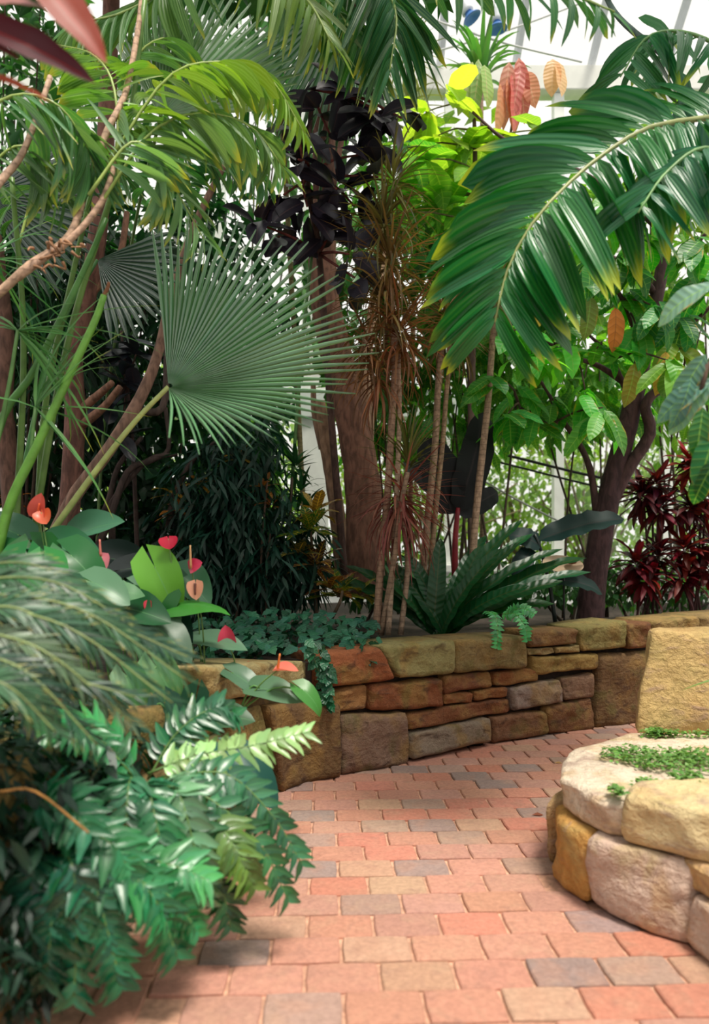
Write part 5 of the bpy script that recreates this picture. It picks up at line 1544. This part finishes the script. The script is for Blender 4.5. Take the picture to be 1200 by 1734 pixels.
# ------------------------------------------------------------------ creeping plants on the right ledge
MS = [('small bright green creeper in the hollow of the pale ledge', [(1105, 1262, 3.1, .22, .12), (1150, 1275, 3.0, .2, .1), (1190, 1262, 3.1, .14, .12), (1060, 1258, 3.2, .1, .05)]), ('tiny green creeper at the foot of the sandstone block', [(1150, 1230, 3.5, .2, .03), (1115, 1228, 3.52, .08, .03), (1110, 1210, 3.55, .02, .04)]),
      ('tiny creeper in the joint between the two ledge stones', [(1045, 1348, 2.63, .015, .05), (1095, 1338, 2.72, .06, .03), (1180, 1312, 2.75, .04, .05), (1160, 1300, 2.8, .06, .04)])]
for lab, spots in MS:
    t = thing('creeping_plant', (spots[0][0] * 0 + P(spots[0][0], 1300, spots[0][2]).x, spots[0][2], .43), lab, 'creeper', 'creepers on the right ledge')
    J = Join()
    for (x, y, Y, rx_, ry_) in spots:
        cx = P(x, y, Y).x
        for k in range(int(90 + 1500 * rx_ * ry_ * 8)):
            a, r = R.uniform(0, 6.28), math.sqrt(R.random())
            b = Vector((cx + math.cos(a) * r * rx_, Y + math.sin(a) * r * ry_, .432 + R.uniform(0, .03) - .014))
            J.add('simple', b, rvec(1, .3), Z_ + rvec(.5), R.uniform(.016, .03), R.uniform(.012, .02))
    J.build('foliage', M_ivy, t, (112, 160, 72))
t = thing('grass_blade', P(1200, 1150, 3.2), 'thin green grass blade in front of the sandstone block', 'grass')
put('blade', 'strap', M_shade, t, P(1230, 1145, 3.2), P(1160, 1160, 3.2) - P(1230, 1145, 3.2), (0, -.6, .8), .2, .01, (110, 160, 60), 0)

# ------------------------------------------------------------------ fallen leaves
for (x, y, L, colr, lab, gz) in ((900, 1381, .075, (128, 74, 44), 'curled brown fallen leaf on the bricks beside the right planter', .004), (938, 1293, .07, (176, 132, 84), 'tan fallen leaf on the bricks near the far bend', .004)):
    Y = F * H / (y - HORIZON)
    o = obj('fallen_leaf', tmesh('simple', 0, M_dry), color=colr, M=frame(Vector(((x - 600) * Y / F, Y, gz)), (1, .2, .08), (.1, -.2, 1), L, L * .4))
    tag(o, lab, 'leaf')
for (x, y, L, lab) in ((358, 1128, .07, 'dried red flower remains on the ledge stone beside the flower stalk'), (415, 1116, .05, 'second dried red petal farther back on the ledge stone')):
    b = P(x, y, 3.75)
    b.z = .735
    o = obj('fallen_petal', tmesh('croton', 2, M_redleaf), color=(170, 60, 44), M=frame(b, (1, .1, .15), (.1, -.6, 1), L, L * .3))
    tag(o, lab, 'petal')

# ------------------------------------------------------------------ lamps, cables, plant label, mesh fence
for (x, y, lab, ax) in ((842, 48, 'blue shallow lamp shade hanging under the roof, right of the pair', (.1, .05, -1)), (798, 30, 'blue and white lamp hanging under the roof, left of the pair', (.5, .0, -.8))):
    c = P(x, y, 9.0)
    la = thing('hanging_lamp', c, lab, 'lamp', 'lamps under the roof')
    axv = Vector(ax).normalized()
    s1 = axv.orthogonal().normalized()
    s2 = axv.cross(s1)
    V, Fc = [], []
    prof = [(.0, -.16), (.07, -.15), (.08, -.08), (.15, -.03), (.2, .02), (.19, .02), (.13, -.02), (.0, -.04)]
    for (r, h) in prof:
        for k in range(16):
            a = 2 * math.pi * k / 16
            V.append(c + (s1 * math.cos(a) + s2 * math.sin(a)) * max(r * .62, .002) + axv * h * .7)
    for i in range(len(prof) - 1):
        for k in range(16):
            k2 = (k + 1) % 16
            Fc.append((i * 16 + k, i * 16 + k2, (i + 1) * 16 + k2, (i + 1) * 16 + k))
    geo('shade', V, Fc, M_blue, la, c, (70, 120, 190))
    tube('housing', [c - axv * .08, c - axv * .16, c - axv * .26], .075, .06, M_paint, la, (214, 218, 224), 12, 4)
    tube('cable', [c - axv * .25, Vector((c.x, 9.2, 10.2))], .012, .012, M_wire, la, (150, 150, 150), 5, 3)
for (a, b, colr, r, lab) in (((845, 768, 9.0), (1215, 842, 9.0), (34, 34, 40), .018, 'upper thick black cable stretched behind the thin canes'), ((842, 782, 9.2), (1215, 860, 9.2), (34, 34, 40), .014, 'lower thick black cable stretched behind the thin canes'), ((700, 740, 8.8), (990, 905, 8.8), (200, 200, 200), .012, 'pale thin wire sloping down to the leaning trunk'),
                             ((690, 100, 9.3), (1010, -5, 9.3), (200, 200, 200), .012, 'thin pale roof wire rising to the right'), ((690, 18, 9.1), (985, 105, 9.1), (200, 200, 200), .012, 'thin pale roof wire falling to the right'), ((900, 645, 10.2), (1215, 668, 10.2), (70, 70, 74), .012, 'dark thin cable along the white beam')):
    p, q = P(*a), P(*b)
    md = (p + q) / 2 - Z_ * .05
    o = tube('cable', [p, md, q], r, r, M_wire, None, colr, 6, 12)
    tag(o, lab, 'cable')
pl = thing('plant_label', P(955, 1050, 5.95), 'cream oval plant sign with a reddish oval spot left of the leaning trunk', 'sign')
c = P(953, 955, 5.95)
V = [c + Vector((0, -.006, 0))] + [c + Vector((math.cos(a) * .165, math.sin(a) * .03 - .006, math.sin(a) * .07 - math.cos(a) * .014)) for a in (2 * math.pi * k / 24 for k in range(24))]
V += [v + Vector((0, .014, 0)) for v in V]
Fc = [(0, 1 + (k + 1) % 24, 1 + k) for k in range(24)] + [(25, 26 + k, 26 + (k + 1) % 24) for k in range(24)] + [(1 + k, 1 + (k + 1) % 24, 26 + (k + 1) % 24, 26 + k) for k in range(24)]
geo('plaque', V, Fc, M_paint, pl, c, (196, 170, 140), smooth=False)
c2 = P(967, 951, 5.92)
V = [c2] + [c2 + Vector((math.cos(a) * .045, math.sin(a) * .01, math.sin(a) * .022)) for a in (2 * math.pi * k / 16 for k in range(16))]
geo('emblem', V, [(0, 1 + (k + 1) % 16, 1 + k) for k in range(16)], M_paint, pl, c2, (140, 64, 48), label='reddish oval spot')
tube('stake', [P(955, 1068, 5.98), P(954, 960, 5.98)], .008, .008, M_wire, pl, (40, 40, 40), 6, 3)
nf = thing('mesh_fence', P(1140, 1035, 7.2), 'low dark wire mesh panel behind the wall under the red crotons', 'fence')
J = Join()
x0, x1 = P(1085, 1000, 7.2).x, P(1230, 1000, 7.2).x
for k in range(34):
    z = .64 + k * .0095
    J.tube([Vector((x0, 7.2, z)), Vector((x1, 7.2, z))], .0018, .0018, 3)
for k in range(60):
    x = x0 + (x1 - x0) * k / 59
    J.tube([Vector((x, 7.2, .63)), Vector((x, 7.2, .97))], .0018, .0018, 3)
J.build('wire_mesh', M_wire, nf, (36, 36, 42))
